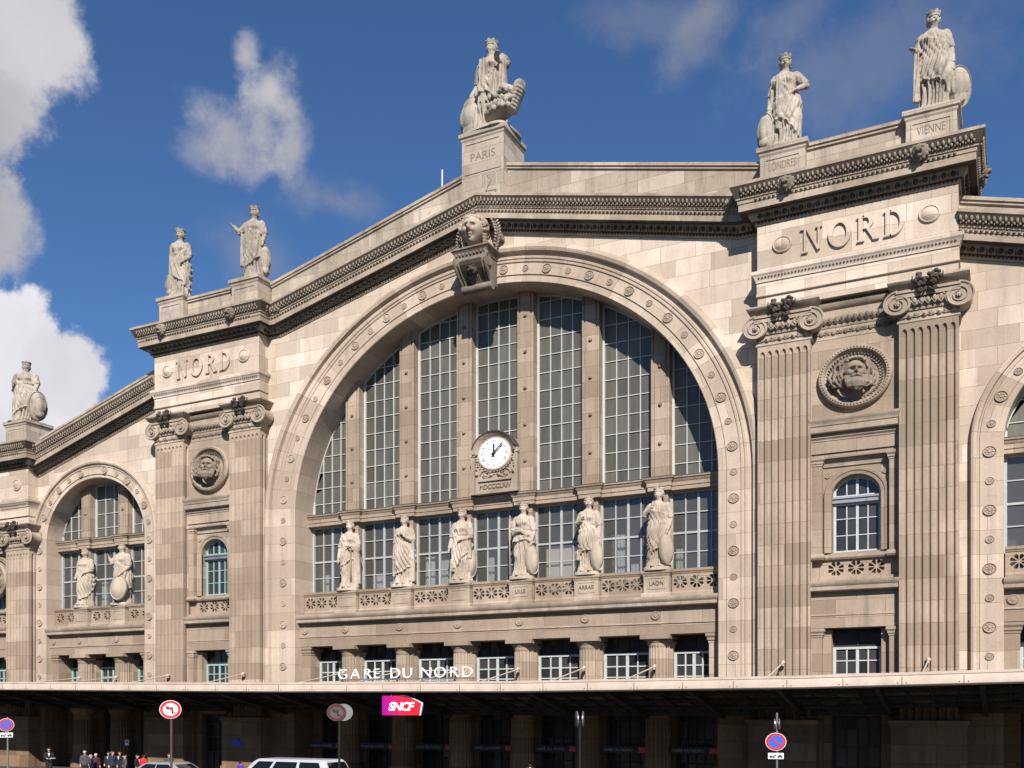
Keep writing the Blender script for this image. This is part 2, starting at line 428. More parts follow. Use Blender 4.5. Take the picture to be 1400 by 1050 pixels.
# --- cornices
CPROF=[(-.3,.10),(1.0,.02),(1.05,0),(1.05,-.13),(.99,-.18),(.95,-.30),(.84,-.56),(.80,-.60),(.80,-.66),(.74,-.70),(.74,-.84),(.70,-.86),(.70,-1.16),(.66,-1.20),(.38,-1.16),(.36,-1.25),(.20,-1.50),(.10,-1.54),(.10,-1.62),(.04,-1.70),(-.2,-1.70)]
def cornice(name,path,detail=True,parent=station):
    mb=MB(); mb.mould(path,CPROF); o=mb.build(name,M['smooth'],parent,auto=30)
    mb=MB(); mb.mould(path,[(.70,-1.165),(.66,-1.206),(.375,-1.168),(.352,-1.256),(.194,-1.507),(.094,-1.546),(.094,-1.624),(.034,-1.706)],cap=False); mb.build('bed_moulding_shade',M['dark'],o,auto=30)  # dark strip painting the shade below the corona
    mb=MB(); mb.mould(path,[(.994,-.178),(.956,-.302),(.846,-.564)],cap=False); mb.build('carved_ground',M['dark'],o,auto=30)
    if detail:
        lf=MB(); bd=MB(); eg=MB()
        for i in range(len(path)-1):
            p=Vector(path[i]); q=Vector(path[i+1]); d=Vector((q.x-p.x,q.y-p.y,0)); Ln=d.length
            if Ln<.5: continue
            d/=Ln; nrm=Vector((d.y,-d.x,0)); ang=math.atan2(d.y,d.x); rot=Matrix.Rotation(ang,3,'Z')
            sl=(q.z-p.z)/Ln
            def at(s,o,z): 
                v=p+d*s+nrm*o; return (v.x,v.y,p.z+sl*s+z)
            n=int(Ln/.21)
            for k in range(-3,n+4):
                s=(k+.5)*Ln/n
                if s<-.55 or s>Ln+.55: continue
                if (s<0 and i==0) or (s>Ln and i==len(path)-2): continue
                j=random.uniform(-.01,.01)
                lf.ell(at(s,.955,-.33+j),(.062,.06,.12),6,4,rot)
                lf.ell(at(s+.10,.90,-.47-j),(.062,.06,.07),6,4,rot); lf.ell(at(s,.88,-.53),(.03,.05,.05),5,3,rot)
            n=int(Ln/.2)
            for k in range(n): bd.ell(at((k+.5)*Ln/n,.765,-.77),(.075,.06,.06),6,4,rot)
            n=int(Ln/.36)
            for k in range(n):
                eg.ell(at((k+.5)*Ln/n,.30,-1.36),(.12,.09,.13),6,4,rot)
                eg.ell(at((k+1)*Ln/n,.28,-1.40),(.03,.09,.14),5,3,rot)
            n=int(Ln/.16)
            for k in range(n): eg.ell(at((k+.5)*Ln/n,.11,-1.58),(.055,.05,.045),5,3,rot)
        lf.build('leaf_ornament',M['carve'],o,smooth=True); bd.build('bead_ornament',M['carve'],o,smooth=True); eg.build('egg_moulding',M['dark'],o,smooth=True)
    return o
cornice('cornice',[(-PO1,2.5,27.65),(-PO1,-.8,27.65),(-PI0,-.8,27.65),(-PI0,0,27.65),(-13.6,0,27.65),(0,0,30.86),(13.6,0,27.65),(PI0,0,27.65),(PI0,-.8,27.65),(PO1,-.8,27.65),(PO1,2.5,27.65)])
cornice('side_cornice',[(-34.9,0,wingtop(34.9)),(-PO1+.02,0,wingtop(PO1))])
cornice('side_cornice',[(PO1-.02,0,wingtop(PO1)),(34.9,0,wingtop(34.9))])
# parapets
def parapet(pts,y0,y1,h,cap=.28):
    mb=MB()
    for (xa,za),(xb,zb) in zip(pts[:-1],pts[1:]):
        mb.prism([(xa,za-h),(xb,zb-h),(xb,zb-cap),(xa,za-cap)],y0,y1)
        mb.prism([(xa,za-cap+.003),(xb,zb-cap+.003),(xb,zb-cap*.55),(xa,za-cap*.55)],y0-.09,y1+.09)
        mb.prism([(xa,za-cap*.55+.003),(xb,zb-cap*.55+.003),(xb,zb),(xa,za)],y0-.16,y1+.16)
    return mb.build('parapet',M['roofstone'],station)
parapet([(-14.6,29.42),(-1.2,32.72)],.3,1.3,2.2); parapet([(1.2,32.72),(14.6,29.42)],.3,1.3,2.2)
parapet([(-34.6,wingtop(34.6)+.98),(-23.0,wingtop(23)+.98)],.1,.8,1.2); parapet([(23.0,wingtop(23)+.98),(34.6,wingtop(34.6)+.98)],.1,.8,1.2)
for s in (-1,1): parapet([(s*PX-2.2,29.42),(s*PX+2.2,29.42)],-.35,.6,1.9)

# --- statue pedestals on the roof
def pedestal(xc,w,y0,y1,z0,z1,word=None,steps=False):
    mb=MB(); hw=w/2
    mb.box(xc-hw,xc+hw,y0,y1,z0,z1-.3)
    ring=[(xc-hw,y1),(xc-hw,y0),(xc+hw,y0),(xc+hw,y1)]
    mb.mould([(x,y,z1) for x,y in ring],[(-.2,-.30),(0.0,-.42),(.05,-.34),(.06,-.26),(.14,-.20),(.15,-.02),(-.5,0)],cap=False)
    mb.box(xc-hw-.14,xc+hw+.14,y0-.14,y1,z1-.2,z1-.002)
    mb.mould([(x,y,z0) for x,y in ring],[(-.2,.42),(.02,.42),(.08,.34),(.1,0),(-.2,0)],cap=False)
    # sunk panel on the front
    fr=.16; zc0=max(z0+.55,z1-2.2); zc1=z1-.55
    for (a,b,c,d) in ((xc-hw+.2,xc+hw-.2,zc0,zc0+.06),(xc-hw+.2,xc+hw-.2,zc1-.06,zc1),(xc-hw+.2,xc-hw+.26,zc0+.06,zc1-.06),(xc+hw-.26,xc+hw-.2,zc0+.06,zc1-.06)):
        mb.box(a,b,y0-.035,y0+.02,c,d)
    o=mb.build('pedestal',M['roofstone'],station)
    if word: text(word,.52*(zc1-zc0)/.75 if zc1-zc0<1 else .62,.002,M['roofstone'],'inscription',o,(xc,y0-.004,(zc0+zc1)/2-.16),sx=min(1.25,(w-.7)/(len(word)*.36)),sz=.95)
    return o
pedestal(0.02,2.5,-.2,2.25,29.9,34.56,'PARIS')
pedestal(15.75,2.0,-.78,1.1,27.6,29.5,'LONDRES'); pedestal(21.97,2.0,-.78,1.1,27.6,29.5,'VIENNE')
pedestal(-15.75,2.0,-.78,1.1,27.6,29.6); pedestal(-21.67,2.0,-.78,1.1,27.6,29.6)

# ------------------------------------------------------------------ carved pieces shared by several parts
def head(mb,c,s,yaw=0,tilt=0,hair='up',beard=False,crown=True,lumps=0):
    """head of overall half-height s (chin to top), facing -Y turned by yaw"""
    rot=Matrix.Rotation(yaw,3,'Z')@Matrix.Rotation(tilt,3,'X')
    def P(x,y,z): 
        v=rot@Vector((x*s,y*s,z*s*K)); return (c[0]+v.x,c[1]+v.y,c[2]+v.z)
    rs=[]
    for i in range(45):
        ph=-PI/2+PI*i/44; ph=max(-1.5,min(1.5,ph)); zz=sin(ph); ring=[]
        for k in range(64):
            a=2*PI*k/64; x=cos(a)*cos(ph); y=sin(a)*cos(ph)
            X=x*.72; Y=y*.88; Z=zz*1.06
            if zz<0: X*=1-.42*(-zz)**1.3
            if y<0:
                f=-y; q=f*f*(3-2*f)
                Y=Y*(1-.06*q)
                def bump(x0,w,z0,h): return math.exp(-((x-x0)/w)**2)*math.exp(-((zz-z0)/h)**2)
                Y-= .40*q*bump(0,.15,-.20,.13)+.24*q*bump(0,.11,.0,.20)
                Y-= .16*q*bump(0,.55,.25,.08)
                for e in (-1,1):
                    Y+= .27*q*bump(e*.30,.17,.06,.11)
                    Y-= .16*q*bump(e*.30,.09,.05,.055)
                    Y-= .10*q*bump(e*.42,.2,-.22,.16)
                    Y+= .10*q*bump(e*.30,.14,-.50,.16)
                Y-= .20*q*bump(0,.20,-.45,.045)+.17*q*bump(0,.17,-.58,.05)
                Y+= .16*q*bump(0,.26,-.515,.022)+.12*q*bump(0,.16,-.36,.05)
                Y-= .18*q*bump(0,.22,-.82,.12)
            ring.append(P(X,Y,Z))
        rs.append(ring)
    mb.rings(rs)
    # hair: ridged cap swept back with a knot, or long locks
    nl=26 if lumps==0 else lumps
    for k in range(nl):
        a=PI*(.02+.96*k/(nl-1)); 
        mb.ell(P(.80*cos(a),-.22-.35*sin(a)*.6+.25,.42+.38*sin(a)),(.17*s,.17*s,.15*s),7,4)
        mb.ell(P(.78*cos(a),.25,.2+.62*sin(a)),(.19*s,.25*s,.18*s),7,4)
    for k in range(10):
        a=PI*k/9; mb.ell(P(.66*cos(a),.55,-.1+.6*sin(a)),(.22*s,.3*s,.24*s),7,4)
    mb.ell(P(0,.95,.0),(.32*s,.3*s,.3*s),8,5)
    mb.ell(P(0,.6,-.45),(.42*s,.35*s,.35*s),8,5)
    if beard:
        for k in range(17):
            t=(k-8)/8; x0_=.62*t; ph=random.uniform(0,6)
            mb.tube([P(x0_,-.62-.28*(1-t*t),-.55+.22*abs(t)),P(x0_*.95+.04*sin(ph),-.74-.26*(1-t*t),-.85),P(x0_*.75+.05*cos(ph),-.72-.22*(1-t*t),-1.12),P(x0_*.55+.03*sin(ph),-.66-.15*(1-t*t),-1.42+.25*abs(t))],[.10*s,.12*s,.10*s,.03*s],7)
        for e in (-1,1):
            mb.tube([P(e*.02,-1.02,-.38),P(e*.22,-1.0,-.45),P(e*.42,-.85,-.62)],[.09*s,.09*s,.05*s],7)
            for q in range(6):
                ph=random.uniform(0,6); w=lambda k:.11*sin(k*2.0+ph)
                key=[(.12+.09*q,-.70+.08*q,.90),(.40+.08*q,-.70+.11*q,.84),(.62+.10*q,-.54+.12*q,.52),(.70+.12*q,-.44+.12*q,.18),(.74+.13*q,-.38+.11*q,-.18),(.78+.12*q,-.34+.10*q,-.52),(.76+.10*q,-.30+.08*q,-.86),(.62+.10*q,-.28+.06*q,-1.06+.06*q)]
                pts=[P(e*(x_+w(k)*min(1,k*.5)),y_+.04*cos(k*2+ph),z_) for k,(x_,y_,z_) in enumerate(key)]
                mb.tube(pts,[.07*s,.10*s,.11*s,.115*s,.115*s,.11*s,.09*s,.04*s],7)
                for k in (2,3,4,5): mb.ell(pts[k],(.13*s,.13*s,.11*s),7,4)
        mb.ell(P(0,.15,.45),(.80*s,.70*s,.60*s*K),14,8)
        for k in range(9):
            a=PI*k/8; mb.ell(P(.50*cos(a),-.66,.68+.22*sin(a)),(.13*s,.13*s,.10*s),7,4)
    if hair=='curls':
        for k in range(150):
            a=random.uniform(-.5,PI+.5); ph=random.uniform(-.25,1.45); f=sin(a)
            if f>.55 and ph<.62: continue
            mb.ell(P(.84*cos(a)*cos(ph),-.84*f*cos(ph)+.06,.12+.92*sin(ph)),(.13*s,.13*s,.12*s),6,4)
        for e in (-1,1):
            for k in range(5): mb.ell(P(e*(.74-.02*k),-.02+.06*k,-.1-.18*k),(.16*s,.2*s,.16*s),7,5)
    return P
# lion mask for the cornice
def lion_mesh():
    mb=MB(); s=.36
    mb.ell((0,0,0),(s*.85,s*.7,s*.85),12,8)
    for k in range(12):
        a=2*PI*k/12; mb.ell((s*.85*cos(a),.05,s*.8*sin(a)),(s*.32,s*.4,s*.3),7,4)
    mb.ell((0,-s*.62,-s*.18),(s*.42,s*.4,s*.28),10,6)
    for e in (-1,1):
        mb.ell((e*s*.2,-s*.9,-s*.14),(s*.2,s*.16,s*.17),8,5); mb.ell((e*s*.36,-s*.55,s*.28),(s*.26,s*.2,s*.12),8,5); mb.ell((e*s*.62,-s*.1,s*.68),(s*.2,s*.15,s*.22),8,5)
    mb.ell((0,-s*.8,s*.06),(s*.16,s*.25,s*.16),8,5); mb.ell((0,-s*.55,-s*.72),(s*.3,s*.25,s*.18),8,5)
    me=remesh(mb,.022,1); me.materials.append(M['grime']); return me
LION=lion_mesh()

# ------------------------------------------------------------------ pavilions
def flute_section(x0,x1,y0,y1,nf,w,d,ns,prog=1.0):
    """plan outline of a pilaster: front at y0 with nf flutes, sides with ns; prog 0..1 narrows the flutes to nothing"""
    pts=[]
    def side(p,q,n,inw):
        L=math.hypot(q[0]-p[0],q[1]-p[1]); dx,dy=(q[0]-p[0])/L,(q[1]-p[1])/L
        pitch=w*1.42; st=(L-pitch*n)/2+pitch/2
        pts.append(p)
        for i in range(n):
            c=st+i*pitch; hw=w/2*prog
            for k in range(7):
                a=PI*k/6; o=-cos(a)*hw; dep=sin(a)*d*prog
                pts.append((p[0]+dx*(c+o)+inw[0]*dep,p[1]+dy*(c+o)+inw[1]*dep))
    side((x0,y1),(x0,y0),ns,(1,0)); side((x0,y0),(x1,y0),nf,(0,1)); side((x1,y0),(x1,y1),ns,(-1,0)); pts.append((x1,y1))
    return pts
def shaft(x0,x1,y0,y1,z0,z1,name='pilaster',mat='pil'):
    w=(x1-x0)/7/1.50; mb=MB(); lev=[(z0,1.)]
    zt=z1-.22
    lev+=[(zt-.22*K*1.0,1.)]+[(zt-.2*K+.2*K*sin(t),max(.02,cos(t))) for t in (.5,.9,1.2,1.4,1.53)]+[(z1,.02)]
    mb.rings([[(x,y,z) for x,y in flute_section(x0,x1,y0,y1,7,w,w*.56,2,pr)] for z,pr in lev],closed=False,cap0=False,cap1=True,flip=False)
    return mb.build(name,M[mat],station,auto=40,front=True)
def capital_mesh():
    """Ionic pilaster capital, origin at the shaft top centre on the front plane, width of the shaft 2.35"""
    mb=MB(); W=2.35
    mb.mould([(-W/2-.05,.75),(-W/2-.05,-.0),(W/2+.05,-.0),(W/2+.05,.75)],[(-.3,0),(.0,0),(.04,.05),(.02,.10),(.0,.12),(0,.5),(.06,.52),(.08,.6),(.02,.64),(.16,.78),(.18,.95),(.05,1.0),(-.3,1.0)],cap=False)
    # abacus
    mb.mould([(-W/2-.10,.75),(-W/2-.10,-.12),(W/2+.10,-.12),(W/2+.10,.75)],[(-.4,1.32),(.06,1.32),(.10,1.40),(.18,1.44),(.30,1.62),(.34,1.66),(.34,1.72),(-.4,1.722)],cap=False)
    # canal between the volutes
    mb.box(-W/2-.1,W/2+.1,-.26,.6,1.02,1.22); mb.box(-W/2-.1,W/2+.1,-.32,.6,1.221,1.33)
    for e in (-1,1):
        cx=e*(W/2+.03); cz=.80
        # scroll cushion
        mb.rings([[(cx+rr*cos(2*PI*k/28),y,cz+K*rr*sin(2*PI*k/28)) for k in range(28)] for y,rr in ((.62,.50),(.3,.46),(0,.48),(-.17,.53),(-.23,.53),(-.23,.50),(-.21,.02))],flip=True)
        # spiral fillet
        pts=[];rad=[]
        turns=2.6; n=90
        for i in range(n+1):
            t=i/n; a=PI/2-e*0-2*PI*turns*t*(1 if e<0 else -1)*-1
            rr=.55*(1-t)**1.15+.07
            pts.append((cx+rr*cos(a),-.25,cz+K*rr*sin(a))); rad.append(.045*(1-.45*t))
        mb.tube(pts,rad,6)
        mb.ell((cx,-.28,cz),(.10,.08,.09),10,6)
        for k in range(5):
            a=2*PI*k/5; mb.ell((cx+.08*cos(a),-.30,cz+.07*sin(a)),(.05,.05,.05),6,4)
    n=5
    for k in range(n):
        x=(k-(n-1)/2)*.26
        mb.ell((x,-.17,.86),(.10,.10,.15),8,5); mb.tube([(x-.13,-.15,1.0),(x-.12,-.2,.82),(x,-.2,.66),(x+.12,-.2,.82),(x+.13,-.15,1.0)],.025,5)
    for e in (-1,1):
        for k in range(4): mb.ell((e*(.62-.06*k),-.2,.98-.09*k),(.09,.07,.045),6,4,Matrix.Rotation(e*.7,3,'Y'))
    # carved necking: palmettes and flowers
    for k in range(8):
        x=-W/2+.15+k*(W-.3)/7
        if k%2: 
            mb.ell((x,-.05,.30),(.12,.06,.12),8,5); mb.ell((x,-.1,.30),(.05,.06,.05),6,4)
        else:
            for j in range(5):
                a=PI*(j+.5)/5; mb.ell((x+.10*cos(a),-.03,.2+.15*sin(a)),(.035,.05,.10),5,4,Matrix.Rotation(PI/2-a,3,'Y'))
    for k in range(20): mb.ell((-W/2+.06+k*(W-.12)/19,-.05,.57),(.05,.04,.035),5,3)
    me_o=mb.build('capital',M['smooth'],None,auto=40); me=me_o.data; bpy.data.objects.remove(me_o)
    # fruit and leaf garland over the abacus
    g=MB()
    for e in (-1,1):
        for k in range(26):
            a=random.uniform(0,2*PI); rr=.30*math.sqrt(random.random())
            g.ell((e*.27+rr*cos(a)*.9,-.52-.1*random.random()+.2*rr,1.62+rr*sin(a)*K),(.09,.09,.085),6,4)
        g.tube([(e*.05,-.42,1.30),(e*.12,-.46,1.16),(e*.26,-.46,1.12),(e*.36,-.44,1.2),(e*.3,-.44,1.3),(e*.2,-.44,1.26)],[.05,.05,.05,.05,.045,.05],7)
        g.ell((e*.24,-.46,1.22),(.08,.07,.07),7,5); g.ell((e*.6,-.45,1.70),(.03,.06,.16),6,4)
    g_o=g.build('garland',M['dark'],None,smooth=True); gm=g_o.data; bpy.data.objects.remove(g_o)
    return me,gm
CAPM,GARM=capital_mesh()
def medallion_head(mir):
    mb=MB(); random.seed(21+mir)
    head(mb,(0,-.16,.06),.72,yaw=.45 if mir else .25,beard=True,hair='none')
    me=remesh(mb,.017,1); me.materials.append(M['carve']); return me
MEDH=[medallion_head(0),medallion_head(1)]
def slots(cx,cz,r):
    """eight petal-shaped piercings of a balustrade star"""
    out=[]
    for k in range(8):
        a=2*PI*(k+.5)/8; p=[]
        for (t,w) in ((.20,.0),(.5,-.15),(.88,-.24),(1.0,0),(.88,.24),(.5,.15)):
            x=t*cos(a)-w*sin(a); z=t*sin(a)+w*cos(a); p.append((cx+r*x,cz+K*r*z))
        out.append(p)
    return out
def window_bars(x0,x1,z0,zt,cols,zb,y,mat,name='window',fw=.10,bw=.035,topfn=None,glass='glass',dep=.10,mid=None,tilt=.006,parent=None,ztgrid=None):
    """frame and glazing bars of one window with its panes as a sub-part. zb: list of bar heights; topfn(x) gives the curved head"""
    mb=MB(); tf=topfn or (lambda x:zt)
    mb.box(x0,x0+fw,y-dep,y,z0,tf(x0+fw/2)); mb.box(x1-fw,x1,y-dep,y,z0,tf(x1-fw/2)); mb.box(x0+fw,x1-fw,y-dep,y,z0,z0+fw*.8)
    if topfn is None: mb.box(x0+fw,x1-fw,y-dep,y,zt-fw*.8,zt)
    xs=[x0+fw+(x1-x0-2*fw)*i/cols for i in range(cols+1)]
    for i in range(1,cols):
        w=bw*(2.2 if mid==i else 1)
        mb.box(xs[i]-w/2,xs[i]+w/2,y-dep*.7,y-.005,z0+fw*.8,tf(xs[i])-(0 if topfn else fw*.8))
    for z,th in zb:
        # clip the bar to the curved head
        a,b=x0+fw,x1-fw
        if topfn:
            n=60; ok=[a+(b-a)*i/n for i in range(n+1) if tf(a+(b-a)*i/n)>z]
            if len(ok)<2: continue
            a,b=ok[0],ok[-1]
        mb.box(a,b,y-dep*.62,y-.006,z-th/2,z+th/2)
    if topfn:
        n=24; pts=[(x0+(x1-x0)*i/n) for i in range(n+1)]
        rs=[[(x,y-dep*.8,tf(x)-fw),(x,y-dep*.8,tf(x)+.02),(x,y,tf(x)+.02),(x,y,tf(x)-fw)] for x in pts if tf(x)-fw>z0]
        if len(rs)>1: mb.rings(rs)
    o=mb.build(name,mat,parent or station)
    g=MB(); zz=sorted([z0]+[z for z,_ in zb]+[zt])
    zz=[z for z in zz if z<=zt+.001]
    for i in range(cols):
        for j in range(len(zz)-1):
            if zz[j+1]-zz[j]<.02: continue
            if topfn and max(tf(xs[i]),tf(xs[i+1]))<zz[j]: continue
            t1,t2=random.gauss(0,tilt),random.gauss(0,tilt); r=random.random()
            yy=y-.02
            za,zb_=zz[j],zz[j+1]
            hd=[zb_,zb_]
            if topfn: hd=[max(za+.01,min(zb_,tf(xs[i])+.1)),max(za+.01,min(zb_,tf(xs[i+1])+.1))]
            v=[(xs[i],yy-t1,za),(xs[i+1],yy+t1,za),(xs[i+1],yy+t1-t2,hd[1]),(xs[i],yy-t1-t2,hd[0])]
            g.add(v,[(0,1,2,3)],{0:[(r,0)]*4})
    g.build('pane',M[glass],o)
    return o
def pavilion(c,dz=0,names=('NORD',),winframe='white',medk=0,lions=True,full=True):
    """one pavilion centred on x=c; dz lowers everything above the windows for the end pavilion"""
    h=PX-PI0                                      # half width
    xi=[c-h,c-h+2.34,c+h-2.34,c+h]
    zt=20.45+dz; y0=-.75
    # entablature block
    mb=MB(); za=zt+1.72
    mb.box(c-h,c+h,-.75,2.4,za+.004,zt+2.35)
    mb.box(c-h-.03,c+h+.03,-.80,2.4,zt+2.352,zt+3.05)
    mb.box(c-h,c+h,-.82,2.4,zt+3.2,zt+7.0)
    ring=[(c-h,2.2),(c-h,-.8),(c+h,-.8),(c+h,2.2)]
    mb.mould([(x,y,zt) for x,y in ring],[(-.1,2.28),(.03,2.28),(.05,2.30),(.05,2.38),(.02,2.40),(-.1,2.40)],cap=False)
    mb.mould([(x,y,zt) for x,y in ring],[(-.1,2.92),(.05,2.92),(.07,3.0),(.16,3.18),(.22,3.26),(.24,3.40),(.02,3.46),(-.1,3.46)],cap=False)
    ent=mb.build('entablature',M['wall'],station)
    bd=MB()
    for k in range(56): bd.ell((c-h+.1+k*(2*h-.2)/55,-.93,zt+3.12),(.055,.05,.045),5,3)
    bd.build('bead_ornament',M['grime'],ent,smooth=True)
    if names: serif_word(names[0],c-.02 if c>0 else c-.08,-.82,24.3+dz,4.42,1.10,ent)
    for e in (-1,1):
        d=MB(); d.disc((c+e*3.08,-.82,24.93+dz),[(.44,0),(.44,.05),(.40,.09),(.36,.09),(.34,.05),(.30,.08),(.18,.16),(.03,.18)],28); d.build('boss',M['wall'],ent,auto=40)
    # pilasters with their capitals
    for (a,b) in ((xi[0],xi[1]),(xi[2],xi[3])):
        p=shaft(a,b,y0,.2,4.9,zt); shaft(a+.02,b-.02,y0+.03,.2,0,4.898,'lower_pilaster','shaded_low')
        k_=put(CAPM,'capital',p,((a+b)/2,y0,zt),(1,1,1)); g_=put(GARM,'garland',p,((a+b)/2,y0,zt))
    # wall between the pilasters
    a,b=xi[1]-.05,xi[2]+.05
    wx0,wx1=c-1.05,c+1.05; rw=1.05; zs=13.48
    hole=[(wx0,10.95),(wx1,10.95)]+[(c+rw*cos(PI*i/24),zs+K*rw*sin(PI*i/24)) for i in range(25)]
    mb=MB(); 
    mb.box(a,b,-.30,.3,16.75,za)                                         # medallion field
    mb.holed([(c-1.62,10.6),(c+1.62,10.6),(c+1.62,15.4),(c-1.62,15.4)],[hole],0.02,.5)
    mz=[(c-1.06,0),(c+1.06,0),(c+1.06,7.55),(c-1.06,7.55)]
    for (p,q) in ((a,c-1.42),(c+1.42,b)):
        mb.box(p,q,-.32,.5,10.6,14.9); mb.box(p,q,-.32,.6,5.0,7.18)
    mb.box(c-1.42,c-1.06,.0,.6,5.0,7.5); mb.box(c+1.06,c+1.42,.0,.6,5.0,7.5)
    gs=MB()
    for (p,q,y) in ((a,c-1.42,-.32),(c+1.42,b,-.32),(c-1.42,c-1.06,0),(c+1.06,c+1.42,0)): gs.box(p,q,y,.6,0,4.997)
    gs.build('ground_storey_wall',M['shaded_low'],station)
    mb.box(a,b,-.34,.6,7.551,9.2)                                       # frieze above the lower window
    mb.box(a,b,-.36,.5,15.38,16.3)                                      # frieze above the portico
    mb.box(a,b,-.28,.4,15.15,15.378); mb.box(a,b,-.26,.4,9.62,9.8)
    mw=mb.build('pavilion_wall',M['low'],station)
    mb=MB(); mb.mould([(a,-.32,16.2),(b,-.32,16.2)],[(0,0),(.30,.02),(.34,.06),(.34,.30),(.38,.34),(.38,.40),(.44,.50),(.48,.56),(.48,.66),(0,.70)]) ; mb.build('portico_cornice',M['smooth'],mw,auto=35)
    mb=MB(); mb.mould([(a,-.36,15.9),(b,-.36,15.9)],[(0,0),(.03,.02),(.03,.08),(.10,.16),(.10,.3),(0,.3)]) ; mb.build('string_course',M['smooth'],mw,auto=35)
    mb=MB(); mb.mould([(a,-.3,9.15),(b,-.3,9.15)],[(0,0),(.34,.02),(.38,.06),(.38,.22),(.42,.26),(.48,.38),(.48,.46),(0,.5)]) ; mb.build('sill_cornice',M['smooth'],mw,auto=35)
    mb=MB(); mb.mould([(a,-.33,8.1),(b,-.33,8.1)],[(0,0),(.04,.0),(.04,.07),(0,.07)]) ; mb.build('string_course',M['smooth'],mw,auto=35)
    for (p,q,e) in ((a,c-1.42,1),(c+1.42,b,-1)):
        for z in (14.82,7.12):
            mb=MB(); mb.mould([(p,-.32,z)]+[(q,-.32,z),(q,.4,z)] if e>0 else [(p,.4,z),(p,-.32,z),(q,-.32,z)],[(0,0),(.03,.02),(.03,.08),(.07,.12),(.07,.2),(.13,.28),(.13,.4),(0,.42)]) ; mb.build('pier_cap',M['smooth'],mw,auto=35)
        mb=MB(); mb.mould([(p,-.32,10.62)]+[(q,-.32,10.62),(q,.4,10.62)] if e>0 else [(p,.4,10.62),(p,-.32,10.62),(q,-.32,10.62)],[(0,0),(.08,0),(.14,.08),(.14,.16),(.06,.26),(0,.28)]) ; mb.build('pier_base',M['smooth'],mw,auto=35)
    mb=MB(); mb.mould([(c-1.42,0,14.78),(c+1.42,0,14.78)],[(0,0),(.05,.03),(.05,.2),(.16,.36),(0,.38)]) ; mb.build('lintel_moulding',M['smooth'],mw,auto=35)
    mb=MB(); mb.mould([(c-1.42,-.05,10.62),(c+1.42,-.05,10.62)],[(0,0),(.10,0),(.16,.08),(.16,.20),(0,.24)]) ; mb.build('window_sill',M['smooth'],mw,auto=35)
    # arched architrave of the window
    mb=MB(); rows=[]
    prof=[(0,.1),(0,-.04),(.16,-.06),(.18,-.10),(.30,-.11),(.33,-.05),(.33,.05)]
    st=[('j',1,10.95)]+[('a',PI*i/28,0) for i in range(29)]+[('j',-1,10.95)]
    for t,q,z in st: rows.append([((c+q*(rw+o),y,z) if t=='j' else (c+(rw+o)*cos(q),y,zs+K*(rw+o)*sin(q))) for o,y in prof])
    mb.rings(rows,closed=False,cap0=False,cap1=False,flip=True); mb.build('window_surround',M['low'],mw,auto=35)
    for e in (-1,1): put(ROS_S,'rosette',mw,(c+e*1.22,0.0,14.42),(.7,.8,.7))
    # sill balustrade with three pierced stars
    mb=MB(); hs=[]
    for k in (-1,0,1): hs+=slots(c+k*.86,10.22,.37)
    mb.holed([(a,9.8),(b,9.8),(b,10.62),(a,10.62)],hs,-.02,.16); mb.box(a,b,.16,.3,9.8,10.6); mb.build('balustrade',M['low'],mw)
    # medallion: rim, beaded ring, fluted dish, bearded head
    mb=MB(); z0=18.62+dz
    mb.disc((c,-.30,z0),[(1.56,-.05),(1.56,.22),(1.50,.30),(1.36,.32),(1.30,.24),(1.28,.16),(1.10,.04),(1.04,.07),(1.0,-.04),(.2,-.06),(.02,-.06)],48)
    md=mb.build('medallion',M['smooth'],station,auto=30)
    mb=MB()
    for k in range(64):
        q=2*PI*k/64; mb.ell((c+1.42*cos(q),-.60,z0+K*1.42*sin(q)),(.055,.05,.045),5,3)
    for k in range(48):
        q=2*PI*k/48; rt=Matrix.Rotation(-math.atan2(K*sin(q),cos(q)),3,'Y')
        mb.ell((c+1.15*cos(q),-.43,z0+K*1.15*sin(q)),(.10,.04,.03),5,4,rt)
    mb.build('beaded_ring',M['grime'],md,smooth=True)
    put(MEDH[medk],'bearded_head',md,(c,-.34,z0+.03))
    # band between the capitals
    if full:
        mb=MB(); mb.mould([(xi[1]-.05,-.28,zt),(xi[2]+.05,-.28,zt)],[(0,0),(.04,.02),(.04,.08),(.0,.10),(.0,.5),(.05,.52),(.08,.6),(.02,.64),(.14,.78),(.16,.95),(.05,1.0),(.05,1.3),(.2,1.40),(.26,1.55),(.0,1.6)])
        bnd=mb.build('carved_band',M['smooth'],station,auto=35)
        mb=MB(); L0,L1=xi[1]+.3,xi[2]-.3; n=13
        for k in range(n):
            x=L0+(L1-L0)*k/(n-1); mb.ell((x,-.42,zt+.84),(.09,.09,.14),7,5); mb.tube([(x-.12,-.40,zt+.98),(x-.11,-.44,zt+.8),(x,-.44,zt+.66),(x+.11,-.44,zt+.8),(x+.12,-.40,zt+.98)],.022,5)
        for k in range(14):
            x=xi[1]+.15+(xi[2]-xi[1]-.3)*k/13
            if k%2: mb.ell((x,-.33,zt+.30),(.12,.06,.12),8,5)
            else:
                for j in range(5):
                    q=PI*(j+.5)/5; mb.ell((x+.10*cos(q),-.31,zt+.2+.15*sin(q)),(.035,.05,.10),5,4,Matrix.Rotation(PI/2-q,3,'Y'))
        mb.build('egg_moulding',M['grime'],bnd,smooth=True)
    # windows
    o=window_bars(c-1.03,c+1.03,10.97,13.2,4,[(11.75,.04),(12.5,.04)],.46,M[winframe],mid=2,glass='dglass',fw=.12,bw=.05)
    tf=lambda x:zs+K*math.sqrt(max(0,1.03**2-(x-c)**2))
    o=window_bars(c-1.03,c+1.03,13.46,14.42,4,[],.46,M[winframe],mid=2,topfn=tf,glass='dglass',fw=.12,bw=.05)
